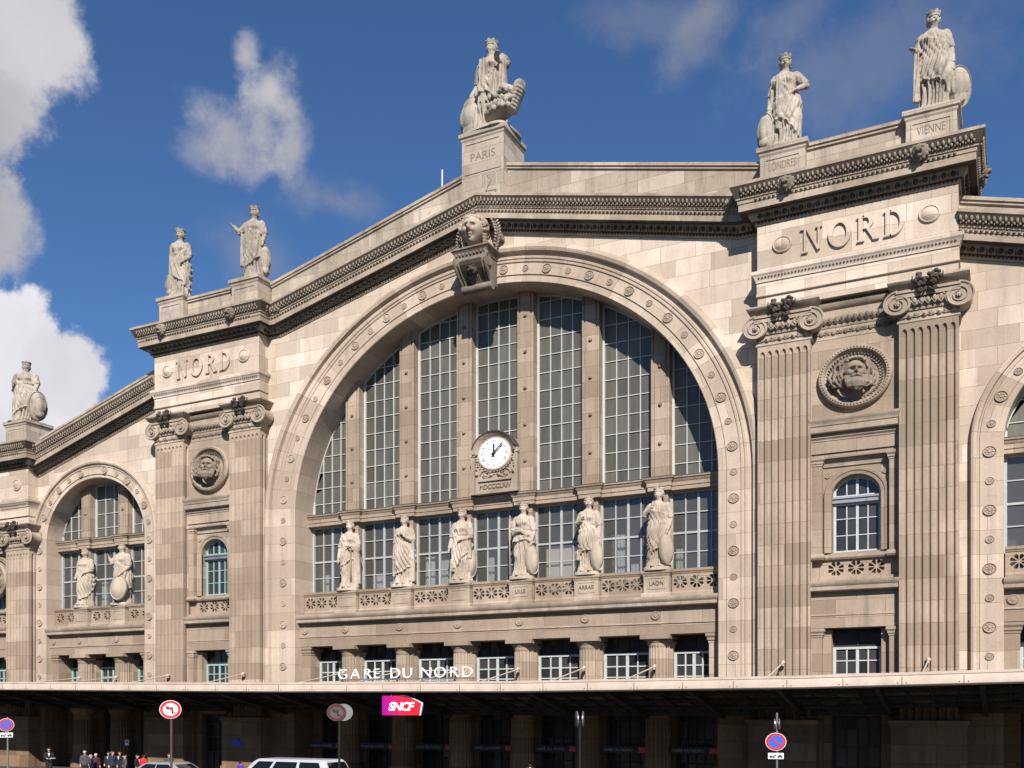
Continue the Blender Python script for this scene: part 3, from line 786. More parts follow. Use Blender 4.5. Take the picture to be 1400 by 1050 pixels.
    mb=MB(); mb.box(c-1.05,c+1.05,.2,.46,13.2,13.46); mb.box(c-1.05,c+1.05,.14,.46,13.38,13.462); mb.build('transom',M['zinc'],station)
    window_bars(c-1.05,c+1.05,5.16,6.72,4,[(5.5,.05),(6.1,.05)],.5,M[winframe] if winframe!='white' else M['bluewhite'],mid=2,glass='dglass',fw=.13,bw=.06)
    window_bars(c-1.05,c+1.05,6.72,7.55,2,[],.58,M['iron'],glass='dglass',fw=.06,bw=.05)
    mb=MB(); mb.box(c-1.06,c+1.06,-.1,.6,3.62,5.15); mb.build('lintel',M['shaded_low'],station)
    # ground storey
    for (p,q) in ((xi[0]-.35,xi[1]+.3),(xi[2]-.3,xi[3]+.35)):
        mb=MB(); mb.box(p,q,-1.05,.3,0,3.45); mb.mould([(p,.2,3.15),(p,-1.05,3.15),(q,-1.05,3.15),(q,.2,3.15)],[(0,0),(.03,0),(.03,.08),(.10,.16),(.12,.28),(0,.3)])
        mb.box(p-.06,q+.06,-1.12,.3,0,.55)
        mb.build('base_pier',M['shaded_low'],station)
    window_bars(c-1.05,c+1.05,0.1,3.6,4,[(1.3,.06),(2.2,.06),(3.0,.06)],.45,M['iron'],name='door',glass='dglass',fw=.12,bw=.06)
    # side walls and dark room
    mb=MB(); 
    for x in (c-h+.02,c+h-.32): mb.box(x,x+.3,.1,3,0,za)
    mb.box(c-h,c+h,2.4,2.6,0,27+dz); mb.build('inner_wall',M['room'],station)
    if lions:
        for e in (-1,1): put(LION,'lion_head',station,(c+e*2.75,-1.72,27.22+dz))
SERIF={}
def serif_word(word,xc,y,z0,width,hgt,parent):
    """raised Roman capitals built from strokes with serifs"""
    adv={'N':1.16,'O':1.16,'R':1.10,'D':1.12}; gap=.16
    tot=sum(adv[ch] for ch in word)+gap*(len(word)-1); u=width/tot; x=xc-width/2
    for ch in word:
        polys=[]
        T=.20; t=.11; s=.07; H=1.
        def bar(a,b,c,d): polys.append([(a,c),(b,c),(b,d),(a,d)])
        def serif(cx,w,z,up): bar(cx-w/2,cx+w/2,z,z+.06) if up else bar(cx-w/2,cx+w/2,z-.06,z)
        if ch=='N':
            bar(.14,.14+t,.06,.94); bar(.93-t,.93,.06,.94); polys.append([(.14+t,.94),(.93-t,.0),(.93-t,.24),(.14+t+.14,.94)]); serif(.18,.30,0,1); serif(.13,.32,1,0); serif(.88,.32,1,0)
        if ch in 'RD':
            bar(.14,.14+T,.06,.94); serif(.24,.34,0,1); serif(.24,.34,1,0)
            if ch=='D': ro,ri,cz,cx,zo=(.66,.46,.5,.40,.5)
            n=18
            if ch=='D':
                out=[(.34,1.0)]+[(.44+.56*sin(PI*i/n),.5+.5*cos(PI*i/n)) for i in range(n+1)]+[(.34,0)]
                inn=[(.34,.08)]+[(.44+.36*sin(PI*i/n),.5-.42*cos(PI*i/n)) for i in range(n+1)]+[(.34,.92)]
            else:
                out=[(.34,1.0)]+[(.48+.36*sin(PI*i/n),.74+.26*cos(PI*i/n)) for i in range(n+1)]+[(.34,.48)]
                inn=[(.34,.56)]+[(.46+.18*sin(PI*i/n),.74-.18*cos(PI*i/n)) for i in range(n+1)]+[(.34,.92)]
                polys.append([(.50,.48),(.80,.06),(1.06,.06),(.70,.50)]); bar(.80,1.10,0,.06)
            for i in range(len(out)-1):
                k=len(inn)-1-i; polys.append([out[i],out[i+1],inn[k-1],inn[k]][::-1])
        if ch=='O':
            n=36
            for i in range(n):
                a,b=2*PI*i/n,2*PI*(i+1)/n
                polys.append([(.56+.55*cos(a),.5+.53*sin(a)),(.56+.55*cos(b),.5+.53*sin(b)),(.56+.33*cos(b),.5+.43*sin(b)),(.56+.33*cos(a),.5+.43*sin(a))][::-1])
        mb=MB()
        for p in polys: mb.prism([(x+px*u,z0+pz*hgt) for px,pz in p],y-.115,y+.02)
        mb.build('letter',M['wall'],parent); x+=(adv[ch]+gap)*u
random.seed(3)
pavilion(PX,0,('NORD',),'bluewhite',0)
pavilion(-PX,0,('NORD',),'teal',1)
pavilion(-38.99,-5.65,(),'teal',1,lions=False)
put(LION,'lion_head',station,(PO1+.85,1.2,27.22)).rotation_euler[2]=PI/2
cornice('pavilion_cornice',[(-43.2,2.4,22.0),(-43.2,-.8,22.0),(-34.79,-.8,22.0),(-34.79,.6,22.0)])
pedestal(-36.45,2.1,-.5,1.6,21.9,23.85)

# ------------------------------------------------------------------ keystone console and bust
def keystone():
    mb=MB(); 
    # scrolled bracket: side profile in Y,Z extruded along X
    prof=[(0,27.75),(-1.38,27.75),(-1.50,27.62),(-1.55,27.42),(-1.50,27.18),(-1.34,26.92),(-1.10,26.66),(-.88,26.42),(-.76,26.22),(-.70,26.10),(-.60,26.0),(-.45,25.98),(-.40,26.15),(-.2,26.2),(0,26.2)]
    prof=[(y,25.8+(z-25.8)*.84) for y,z in prof]; hw0,hw1=.90,.80
    def ring(x,f): return [(x*(hw1+(hw0-hw1)*(z-25.9)/1.9),y*f,z) for y,z in prof]
    mb.rings([ring(-1,1),ring(1,1)])
    for e in (-1,1):
        mb.tube([(e*(.80+.16*(z-25.9)/1.9),y-.03,z) for y,z in prof[1:11]],.09,6)
        mb.tube([(e*(.62+.12*(z-25.9)/1.9),y-.01,z) for y,z in prof[1:9]],.05,6)
    mb.rings([[(x,-.66+.24*cos(2*PI*k/16),26.02+.21*sin(2*PI*k/16)) for k in range(16)] for x in (-.88,.88)])
    for k in range(7): mb.tube([((k-3)*.085*(1+.1*(z-25.9)),y-.02,z) for y,z in prof[6:9]],.03,5)
    mb.rings([[(x,-1.25+.34*cos(2*PI*k/20),27.10+.28*sin(2*PI*k/20)) for k in range(20)] for x in (-.94,-.72)]); mb.rings([[(x,-1.25+.34*cos(2*PI*k/20),27.10+.28*sin(2*PI*k/20)) for k in range(20)] for x in (.72,.94)])
    o=mb.build('keystone',M['grime'],station,auto=40)
    fp=MB(); fp.rings([[(x*.66,y-.012,z) for x in (-1,1)] for y,z in prof[3:10]],closed=False,cap0=False,cap1=False); fp.build('shaded_face',M['dark'],o)  # dark panel puts the scroll's underside shade into its colour
    mb=MB(); mb.mould([(-.90,0,27.40),(-.90,-1.42,27.40),(.90,-1.42,27.40),(.90,0,27.40)],[(-.4,0),(.02,0),(.05,.12),(.10,.18),(.16,.30),(.22,.34),(.22,.42),(-1.0,.44)],cap=False)
    for k in range(9): mb.ell((-.84+k*.21,-1.50,27.52),(.07,.07,.09),6,4)
    mb.build('console_cap',M['grime'],o,auto=35)
    # lion mask on the scroll
    m=MB(); s=.36; c=(0,-1.26,26.78)
    m.ell(c,(s*.9,s*.6,s*.9),12,8)
    for k in range(10):
        a=PI*k/9; m.ell((c[0]+s*.95*cos(a),c[1]+.1,c[2]+s*.3+s*.75*sin(a)),(s*.28,s*.3,s*.3),7,5)
    for e in (-1,1): m.ell((c[0]+e*s*.4,c[1]-s*.5,c[2]+s*.3),(s*.32,s*.2,s*.13),8,5); m.ell((c[0]+e*s*.24,c[1]-s*.6,c[2]-s*.3),(s*.26,s*.28,s*.22),8,5)
    m.ell((c[0],c[1]-s*.6,c[2]),(s*.18,s*.3,s*.34),8,5)
    me=remesh(m,.03,1); me.materials.append(M['dark']); link('lion_mask',me,o)
    # bust
    m=MB(); random.seed(5)
    head(m,(-.04,-1.10,28.78),.86,yaw=.16,hair='curls')
    m.tube([(0,-.6,27.6),(0,-.70,28.0),(-.03,-.9,28.4)],[.46,.34,.30],14); m.ell((0,-.6,27.74),(.86,.5,.34),16,8)
    me=remesh(m,.02,1); me.materials.append(M['carve']); me.materials.clear(); me.materials.append(M['smooth']); link('bust',me,o)
    m=MB()
    for e in (-1,1):
        pts=[(e*(.92+.24*sin(PI*t)),-.6,27.8+1.6*t) for t in [i/10 for i in range(11)]]
        m.tube(pts,.035,5)
        for i,p in enumerate(pts):
            for q in (-1,1):
                m.ell((p[0]+q*.12,p[1]-.06,p[2]+.06),(.11,.05,.06),6,4,Matrix.Rotation(-q*.7,3,'Y'))
    m.build('laurel_wreath',M['carve'],o,smooth=True)
    m=MB(); m.rings([[(1.25*cos(a)*r,y,28.45+1.15*sin(a)*r) for r,y in ((1,-.0),(1,-.45),(.86,-.45),(.82,0))] for a in [PI*i/20 for i in range(21)]],closed=True); m.build('niche_hood',M['grime'],o,auto=40)
keystone()

# ------------------------------------------------------------------ glazing of the arches
def glazing(c,r,bays,pitch,mw,yg,ym,bdep):
    half=bays*pitch/2
    tfun=lambda x: ZS+K*math.sqrt(max(0.,r*r-(x-c)**2))
    mx=[c+(i-(bays-2)/2)*pitch for i in range(bays-1)]
    zT=15.47
    for k,x in enumerate(mx):           # upper mullions
        mb=MB(); a,b=x-mw/2,x+mw/2
        mb.prism([(a,zT),(b,zT),(b,tfun(b)+.1),(x,tfun(x)+.1),(a,tfun(a)+.1)],ym,yg+.1)
        q=mw*.30; mb.prism([(x-q,zT+.02),(x+q,zT+.02),(x+q,tfun(x+q)),(x-q,tfun(x-q))],ym-.06,ym+.02)
        mb.box(a,a+.10,ym-.05,ym+.02,zT+.01,tfun(a)); mb.box(b-.10,b,ym-.05,ym+.02,zT+.01,tfun(b))
        o=mb.build('mullion',M['low'],station)
        d=MB(); z=zT+1.7
        while z<tfun(x)-1.0:
            d.ell((x,ym-.08,z),(.11,.09,.10),8,5); z+=1.93
        d.build('stud',M['grime'],o,smooth=True)
    for x in mx:                         # lower mullions
        mb=MB(); mb.box(x-mw*.40,x+mw*.40,ym+.02,yg+.1,9.4,14.85); mb.build('lower_mullion',M['low'],station)
    # entablature between, breaking forward over the mullions
    path=[(c-r,ym+.02)]
    for x in mx: path+=[(x-.58*mw/.95,ym+.02),(x-.58*mw/.95,ym-.20),(x+.58*mw/.95,ym-.20),(x+.58*mw/.95,ym+.02)]
    path.append((c+r,ym+.02))
    mb=MB(); mb.mould([(x,y,14.8) for x,y in path],[(-.5,0),(.02,0),(.02,.18),(.06,.20),(.06,.38),(.12,.44),(.14,.52),(.20,.56),(.22,.66),(-.5,.69)])
    mb.build('transom_cornice',M['low'],station,auto=35)
    mb=MB(); mb.mould([(x,y,14.8) for x,y in path],[(-.4,.693),(.225,.672),(.225,.640)],cap=False); mb.build('lead_flashing',M['lead'],station)
    edges=[c-r]+mx+[c+r]
    for i in range(bays):
        a=edges[i]+(mw/2 if i else .02); b=edges[i+1]-(mw/2 if i<bays-1 else .02)
        z0=15.5; top=max(tfun(a),tfun(b),tfun((a+b)/2) if a<c<b else 0)
        zb=[(z0+.70+.945*k,.036) for k in range(14) if z0+.70+.945*k<top]
        cols=4 if bays==7 else 3
        if i in (0,bays-1) and bays==7: cols=4
        window_bars(a,b,z0,top,cols,zb,yg,M['white'],topfn=tfun,glass='glass',fw=.11,bw=.042,dep=.12)
        a2=edges[i]+(mw*.40 if i else .0); b2=edges[i+1]-(mw*.40 if i<bays-1 else 0.)
        window_bars(a2,b2,9.5,14.8,cols,[(10.75,.05),(11.75,.05),(12.72,.10),(13.72,.05)],yg,M['greyshade'],glass='clear',fw=.12,bw=.055,dep=.14,mid=2,tilt=.012)
    return mx
MXB=glazing(0,RB,7,3.74,.95,1.78,1.22,1.8)
MXL=glazing(-CS,RS,3,3.5,.85,1.35,.85,1.4)
MXR=glazing(CS,RS,3,3.5,.85,1.35,.85,1.4)
# rooms behind the lower windows
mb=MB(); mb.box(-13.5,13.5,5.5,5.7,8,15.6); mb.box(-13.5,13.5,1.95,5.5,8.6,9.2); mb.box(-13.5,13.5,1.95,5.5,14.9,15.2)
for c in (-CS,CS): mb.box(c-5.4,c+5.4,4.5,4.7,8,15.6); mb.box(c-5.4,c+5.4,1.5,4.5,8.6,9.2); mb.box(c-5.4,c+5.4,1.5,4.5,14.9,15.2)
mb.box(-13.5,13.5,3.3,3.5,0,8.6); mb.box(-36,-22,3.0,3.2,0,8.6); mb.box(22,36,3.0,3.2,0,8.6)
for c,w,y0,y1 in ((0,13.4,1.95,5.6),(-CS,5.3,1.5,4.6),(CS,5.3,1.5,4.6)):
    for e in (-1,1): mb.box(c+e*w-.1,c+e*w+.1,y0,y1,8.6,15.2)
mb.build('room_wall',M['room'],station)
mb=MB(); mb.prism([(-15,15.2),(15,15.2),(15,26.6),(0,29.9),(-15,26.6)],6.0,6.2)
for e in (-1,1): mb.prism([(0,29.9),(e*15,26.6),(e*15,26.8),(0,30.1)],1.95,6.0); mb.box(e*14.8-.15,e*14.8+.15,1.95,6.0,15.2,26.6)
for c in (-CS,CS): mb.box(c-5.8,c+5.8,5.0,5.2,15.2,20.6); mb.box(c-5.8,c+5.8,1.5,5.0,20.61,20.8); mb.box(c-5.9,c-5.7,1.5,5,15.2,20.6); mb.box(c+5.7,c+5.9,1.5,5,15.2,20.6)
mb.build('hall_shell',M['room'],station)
def curtain(x0,x1,z0,z1,y,mat='curtain'):
    mb=MB(); n=int((x1-x0)*14)+6
    mb.rings([[(x0+(x1-x0)*i/n,y+.05*sin(i*1.9),z) for i in range(n+1)] for z in (z0,z1)],closed=False,cap0=False,cap1=False)
    mb.build('curtain',M[mat],station)
for args in ((-12.2,-11.7,9.5,12.0,2.1),(-11.2,-9.9,9.5,11.3,2.5),(-8.6,-7.9,9.5,11.8,2.2),(-7.6,-6.3,9.6,11.4,2.5),(-4.9,-4.3,9.5,12.6,2.1),(-3.9,-3.3,9.5,12.4,2.1),(-3.0,-2.6,9.5,12.0,2.3),(-.9,-.5,9.5,12.3,2.1),(6.4,7.3,9.5,13.0,2.3),(7.5,8.2,9.5,11.4,2.1),(9.9,10.4,9.5,12.0,2.1),
             (-33.3,-32.4,9.5,11.3,1.7),(-30.6,-29.9,9.5,12.6,1.7),(-29.7,-28.6,9.5,12.0,1.8),(-26.4,-25.2,9.5,12.6,1.7)): curtain(*args)
mb=MB(); mb.box(2.75,4.6,1.95,2.0,10.0,12.62); mb.build('paper_blind',M['pinkboard'],station)

# ------------------------------------------------------------------ balcony storey and half-columns
def storey(c,r,mx,yo,bayp):
    a,b=c-r,c+r
    mb=MB(); mb.box(a,b,yo+.42,1.9,7.6,8.98); mb.box(a,b,yo+.5,1.9,8.98,9.44)
    o=mb.build('entablature',M['low'],station)
    mb=MB(); mb.mould([(a,yo+.42,8.94),(b,yo+.42,8.94)],[(0,0),(.30,.02),(.34,.06),(.34,.20),(.40,.26),(.46,.38),(.46,.48),(0,.52)]); mb.mould([(a,yo+.42,8.12),(b,yo+.42,8.12)],[(0,0),(.05,0),(.05,.06),(0,.08)])
    mb.build('balcony_cornice',M['smooth'],o,auto=35)
    for x in mx+[c-r+.35]:
        d=MB(); d.disc((x,yo+.42,8.52),[(.24,0),(.24,.05),(.2,.08),(.14,.06),(.05,.10),(.01,.10)],20); d.build('boss',M['low'],o,auto=40)
    # balustrade panels between the pedestals
    ed=[a]+mx+[b]
    for i in range(len(ed)-1):
        p=ed[i]+(.72 if i else .05); q=ed[i+1]-(.72 if i<len(ed)-2 else .05)
        n=max(2,int((q-p)/.75)); hs=[]
        for k in range(n): hs+=slots(p+(q-p)*(k+.5)/n,10.16,.37)
        mb=MB(); mb.holed([(p,9.72),(q,9.72),(q,10.58),(p,10.58)],hs,yo+.80,.16)
        mb.mould([(p,yo+.80,10.58),(q,yo+.80,10.58)],[(-.25,0),(.03,0),(.06,.06),(.10,.10),(.12,.22),(-.3,.24)])
        mb.mould([(p,yo+.80,9.44),(q,yo+.80,9.44)],[(-.25,0),(.10,0),(.10,.14),(.03,.22),(0,.28),(-.25,.28)])
        mb.build('balustrade',M['low'],o)
    words={3:'LILLE',4:'ARRAS',5:'LAON'} if len(mx)==6 else {}
    for i,x in enumerate(mx):
        mb=MB(); mb.box(x-.66,x+.66,yo+.52,1.1,9.44,10.6)
        rg=[(x-.66,1.1),(x-.66,yo+.52),(x+.66,yo+.52),(x+.66,1.1)]
        mb.mould([(u,v,9.44) for u,v in rg],[(-.1,0),(.09,0),(.09,.16),(.03,.24),(-.1,.26)],cap=False)
        mb.mould([(u,v,10.5) for u,v in rg],[(-.1,0),(.02,0),(.05,.08),(.10,.14),(.12,.26),(-.6,.28)],cap=False)
        for (p,q,s,t) in ((x-.46,x+.46,9.85,9.89),(x-.46,x+.46,10.37,10.41),(x-.46,x-.42,9.89,10.37),(x+.42,x+.46,9.89,10.37)): mb.box(p,q,yo+.495,yo+.53,s,t)
        pd=mb.build('balcony_pedestal',M['smooth'],o)
        if i in words: text(words[i],.30,.012,M['dark'],'inscription',pd,(x,yo+.512,10.03),sx=.92)
    # fluted half-columns with plain capitals
    for x in mx:
        mb=MB(); n=20; sg=n*6; yc=yo+1.0; rc=.56
        def ring(z,rr): return [(x+(rr-.045*abs(sin(n*PI*k/sg)))*cos(2*PI*k/sg),yc+(rr-.045*abs(sin(n*PI*k/sg)))*sin(2*PI*k/sg),z) for k in range(sg)]
        mb.rings([ring(3.9,rc),ring(7.02,rc*.93)])
        mb.lathe((x,yc,0),[(rc*.93,7.0),(rc*.95,7.05),(rc*1.0,7.10),(rc*1.0,7.16),(rc*1.22,7.34),(rc*1.24,7.38)],32)
        mb.box(x-.76,x+.76,yc-.76,yc+.7,7.375,7.598); mb.build('half_column',M['low'],station,auto=30,front=True)
        mb=MB(); mb.box(x-.62,x+.62,yo+1.25,1.95,5.16,7.3); mb.mould([(x-.62,1.9,7.0),(x-.62,yo+1.25,7.0),(x+.62,yo+1.25,7.0),(x+.62,1.9,7.0)],[(0,0),(.04,.03),(.04,.1),(.1,.2),(.1,.32),(0,.34)],cap=False); mb.build('pier',M['low'],station)
        mb=MB()      # ground storey column
        def ring2(z,rr): return [(x+(rr-.05*abs(sin(n*PI*k/sg)))*cos(2*PI*k/sg),yo+.75+(rr-.05*abs(sin(n*PI*k/sg)))*sin(2*PI*k/sg),z) for k in range(sg)]
        mb.rings([ring2(.75,.66),ring2(3.5,.60)]); mb.lathe((x,yo+.75,0),[(.82,0),(.82,.45),(.74,.6),(.68,.76)],28); mb.lathe((x,yo+.75,0),[(.6,3.48),(.64,3.6),(.82,3.85),(.84,4.1)],28)
        mb.build('column',M['shaded_low'],station,auto=30,front=True)
    for e in (-1,1):
        x=c+e*r
        p,q=(x,x+.62) if e<0 else (x-.62,x)
        mb=MB(); mb.box(p,q,yo+.6,1.9,5.16,7.1); mb.mould(([(p,yo+.6,7.1),(q,yo+.6,7.1),(q,1.8,7.1)] if e<0 else [(p,1.8,7.1),(p,yo+.6,7.1),(q,yo+.6,7.1)]),[(-.1,0),(.03,.02),(.03,.1),(.08,.16),(.08,.26),(.15,.36),(.15,.48),(-.2,.5)]); mb.build('pier',M['low'],station)
    mb=MB(); mb.box(a,b,yo+.35,1.9,4.1,5.15); mb.build('beam',M['shaded_low'],station)
    fm=M['bluewhite'] if c>-5 else M['teal']
    for i,x in enumerate(ed):
        q=MB(); q.box(x-.64 if i else x-.3,x+.64 if i<len(ed)-1 else x+.3,1.7,2.1,0,5.1); q.build('door_jamb',M['shaded_low'],station)
    for i in range(len(ed)-1):
        p=ed[i]+.62; q=ed[i+1]-.62
        window_bars(p,q,5.16,6.78,4,[(5.55,.06),(6.1,.06)],1.62,fm,mid=2,glass='dglass',fw=.13,bw=.07)
        window_bars(p,q,6.80,7.6,4,[],1.74,M['iron'],glass='dglass',fw=.06,bw=.05,mid=2)
        window_bars(p,q,.1,4.1,4,[(1.2,.06),(2.4,.06),(3.3,.06)],2.0,M['iron'],name='door',glass='dglass',fw=.12,bw=.06)
storey(0,RB,MXB,.05,3.74); storey(-CS,RS,MXL,-.15,3.5); storey(CS,RS,MXR,-.15,3.5)

# ------------------------------------------------------------------ clock in its carved stone surround
ck=thing('station_clock','round white roman numeral clock in a carved stone surround under the central window bay','clock',(0,.9,15.5))
def clock():
    x,z,y=0.27,17.62,.78
    mb=MB()
    mb.prism([(x-1.32,15.5),(x+1.32,15.5),(x+1.32,17.4)]+[(x+1.32*cos(PI*i/24),17.62+K*1.32*sin(PI*i/24)) for i in range(25)]+[(x-1.32,17.4)],y,1.6)
    mb.box(x-1.0,x+1.0,y-.08,y+.02,15.52,15.66); mb.box(x-1.0,x+1.0,y-.10,y+.02,16.18,16.32)
    b=mb.build('stone_surround',M['smooth'],ck)
    mb=MB(); random.seed(9)
    mb.disc((x,y,z),[(1.10,-.02),(1.10,.06),(1.06,.10),(1.02,.06),(.98,.10),(.94,.10)],40)
    for e in (-1,1):
        pts=[(x+e*(.55+.36*cos(a)*(1-i/40)),y-.05,16.55+.26*sin(a)*(1-i/40)) for i,a in [(i,i*.36) for i in range(26)]]; mb.tube(pts,.035,5)
        mb.ell((x+e*.62,y-.05,16.52),(.12,.07,.10),8,5); mb.ell((x+e*.25,y-.05,16.50),(.12,.07,.09),8,5); mb.ell((x+e*1.12,y-.05,16.62),(.13,.09,.12),8,5)
        for k in range(5): mb.ell((x+e*(1.16-.02*k),y-.05,16.9+.14*k),(.09,.06,.08),6,4)
    for k in range(36):
        q=2*PI*k/36; mb.ell((x+1.12*cos(q),y-.15,z+K*1.12*sin(q)),(.05,.04,.045),5,3)
    mb.build('carved_scrolls',M['smooth'],b,auto=50)
    mb=MB()
    for e in (-1,1): mb.box(x+e*1.30-.10,x+e*1.30+.10,y-.16,y+.1,15.5,17.55); mb.box(x+e*1.30-.13,x+e*1.30+.13,y-.2,y+.1,17.551,17.68)
    mb.box(x-1.19,x+1.19,y-.14,y+.02,15.5,15.62); mb.build('side_post',M['smooth'],b)
    text('MDCCCLXIV',.42,.03,M['grime'],'inscription',b,(x,y-.02,15.78),sx=.80,sz=.85)
    mb=MB(); hood=[]
    for i in range(29):
        a=R(14)+R(152)*i/28
        hood.append([(x+rr*cos(a),yy,z+.0+K*rr*sin(a)) for rr,yy in ((1.27,y+.1),(1.27,y-.36),(1.30,y-.37),(1.34,y-.36),(1.34,y+.3))])
    mb.rings(hood,closed=False); mb.build('hood',M['lead'],ck,auto=40)
    mb=MB(); mb.rings([[(x+rr*cos(a),yy,z+K*rr*sin(a)) for rr,yy in ((1.0,y-.02),(1.0,y-.12),(1.26,y-.33),(1.265,y-.02))] for a in [R(2)+R(176)*i/28 for i in range(29)]],closed=False); mb.build('coffered_arch',M['low'],ck,auto=30)
    mb=MB(); mb.disc((x,y,z),[(1.03,0),(1.03,.10),(.99,.14),(.93,.12)],40); mb.build('rim',M['statue'],ck,auto=40)
    mb=MB(); mb.disc((x,y-.10,z),[(.925,-.05),(.925,.03),(.01,.031)],48); d=mb.build('dial',M['lettering'],ck,auto=30)
    mb=MB()
    for rr in (.90,.60):
        mb.rings([[(x+r_*cos(2*PI*k/60),y-.134,z+K*r_*sin(2*PI*k/60)) for r_ in (rr-.006,rr+.006)] for k in range(61)],closed=False,cap0=False,cap1=False)
    for k in range(60):
        q=2*PI*k/60; rt=Matrix.Rotation(-q,3,'Y'); 
        mb.ell((x+.86*cos(q),y-.134,z+K*.86*sin(q)),(.022,.004,.006),5,3,rt)
    mb.build('minute_ring',M['black'],d)
    for k,nm in enumerate(('I','II','III','IIII','V','VI','VII','VIII','IX','X','XI','XII')):
        a=PI/2-2*PI*(k+1)/12
        cu=bpy.data.curves.new('t','FONT'); cu.body=nm; cu.size=.25; cu.align_x='CENTER'; cu.extrude=.003
        o=bpy.data.objects.new('t',cu); COL.objects.link(o); me=evalmesh(o,'numeral'); bpy.data.objects.remove(o)
        me.transform(Matrix.Translation((0,-.085,0)))
        me.transform(Matrix.Translation((x+.74*cos(a),y-.136,z+K*.74*sin(a)))@Matrix.Diagonal((1,1,K,1))@Matrix.Rotation(-(a-PI/2),4,'Y')@Matrix.Rotation(PI/2,4,'X')@Matrix.Diagonal((.85,1,1,1)))
        me.materials.clear(); me.materials.append(M['black']); link('numeral',me,d)
    for ang,l,w,nm in ((90-1.5,.60,.045,'hour_hand'),(45,.86,.035,'minute_hand')):
        mb=MB(); a=R(ang); ux,uz=cos(a),sin(a); px,pz=-uz,ux
        pl=[(-.16,-1.4),(l*.7,-.8),(l*.72,-1.6),(l,0),(l*.72,1.6),(l*.7,.8),(-.16,1.4)]
        mb.prism([(x+ux*t+px*w*s,z+K*(uz*t+pz*w*s)) for t,s in pl],y-.22 if nm[0]=='h' else y-.25,y-.205 if nm[0]=='h' else y-.235); mb.build(nm,M['black'],ck)
    mb=MB(); mb.disc((x,y-.13,z),[(.05,0),(.05,.13),(.02,.14)],14); mb.build('hub',M['black'],ck)
clock()

# ------------------------------------------------------------------ entrance canopy
CAN=[(-62,5.98),(-36,5.68),(-30.5,5.60),(-9.8,5.31),(4.7,5.20),(17.7,5.25),(25.4,5.38),(31,5.46)]
cn=thing('entrance_canopy','long cream metal canopy with dirty glass panels running along the station front','canopy',(0,-6,5.2))
def canopy():
    mb=MB(); fr=[(x,-6.0,z) for x,z in CAN]
    mb.mould(fr,[(-.25,-.02),(-.02,.0),(.0,-.01),(.0,-.10),(-.03,-.11),(-.03,-.14),(.02,-.15),(.03,-.17),(.03,-.46),(.0,-.49),(-.25,-.49)])
    mb.build('fascia',M['canopy'],cn,auto=30)
    mb=MB()
    for (xa,za),(xb,zb) in zip(CAN[:-1],CAN[1:]):      # rust-stained drip edge
        mb.prism([(xa,za-.53),(xb,zb-.53),(xb,zb-.491),(xa,za-.491)],-6.01,-5.78)
    mb.build('drip_edge',M['iron'],cn)
    jb=MB(); x=-60.4
    while x<30.5:
        for (xa,za),(xb,zb) in zip(CAN[:-1],CAN[1:]):
            if xa<=x<=xb: zz=za+(zb-za)*(x-xa)/(xb-xa)
        jb.box(x-.012,x+.012,-6.036,-6.0,zz-.47,zz-.16); jb.ell((x+.15,-6.03,zz-.40),(.025,.02,.025),6,4); jb.ell((x-.15,-6.03,zz-.40),(.025,.02,.025),6,4); x+=2.15
    jb.build('panel_joint',M['rust'],cn)
    mb=MB(); g=MB()
    def zc(x):
        for (xa,za),(xb,zb) in zip(CAN[:-1],CAN[1:]):
            if xa<=x<=xb: return za+(zb-za)*(x-xa)/(xb-xa)
        return CAN[-1][1]
    x=-61.5
    xs=[]
    while x<30.9: xs.append(x); x+=.93
    # the roof falls back towards the wall: ribs, purlins and glass follow the slope
    def zr(x,y): return zc(x)-.30-(y+5.74)/5.5*1.12
    def bar(x,w,ya,yb,h):
        v=[]
        for y in (ya,yb):
            z=zr(x,y); v+=[(x-w,y,z-h),(x+w,y,z-h),(x+w,y,z),(x-w,y,z)]
        mb.add(v,[(0,1,2,3),(7,6,5,4),(0,4,5,1),(1,5,6,2),(2,6,7,3),(3,7,4,0)])
    for i,x in enumerate(xs):
        main=i%4==0
        bar(x,.09 if main else .028,-5.74,-.16,.32 if main else .08)
    for (xa,za),(xb,zb) in zip(CAN[:-1],CAN[1:]):
        for y in (-4.35,-2.9,-1.45):
            d=.30+(y+5.74)/5.5*1.12
            mb.prism([(xa,za-d-.16),(xb,zb-d-.16),(xb,zb-d),(xa,za-d)],y-.05,y+.05)
    mb.build('girder',M['iron'],cn)
    for x0 in xs[:-1]:
        for y0,y1 in ((-5.74,-4.35),(-4.35,-2.9),(-2.9,-1.45),(-1.45,-.16)):
            x1=x0+.93; e=random.uniform(0,.012); v=[]
            for (x,y) in ((x0,y0),(x1,y0),(x1,y1),(x0,y1)): v.append((x,y,zr(x,y)+.012+e))
            v+=[(x,y,z+.012) for x,y,z in v]
            r=random.random(); g.add(v,[(0,3,2,1),(4,5,6,7),(0,1,5,4),(1,2,6,5),(2,3,7,6),(3,0,4,7)],{k:[(r,0)]*4 for k in range(6)})
    g.build('glass_roof',M['canopyglass'],cn)
    mb=MB()
    for (xa,za),(xb,zb) in zip(CAN[:-1],CAN[1:]): mb.prism([(xa,za-1.62),(xb,zb-1.62),(xb,zb-1.02),(xa,za-1.02)],-.45,.46)
    mb.build('gap_blocker',M['iron'],cn)  # added box closing the gap at the wall against leaking sun
    for X in [-31.1,-27.6,-21.87,-15.8]+MXB+[15.8,21.87,27.6]:
        r=MB(); yw=.35 if abs(X)<10 else (-.8 if 14<abs(X)<23.2 else .3)
        r.tube([(X,yw,6.02),(X,-4.6,zc(X)-.12)],.035,7); r.ell((X,yw-.05,6.02),(.10,.16,.10),8,5); r.box(X-.05,X+.05,yw-.25,yw+.05,5.86,5.98)
        r.build('tie_rod',M['canopy'],cn)
canopy()

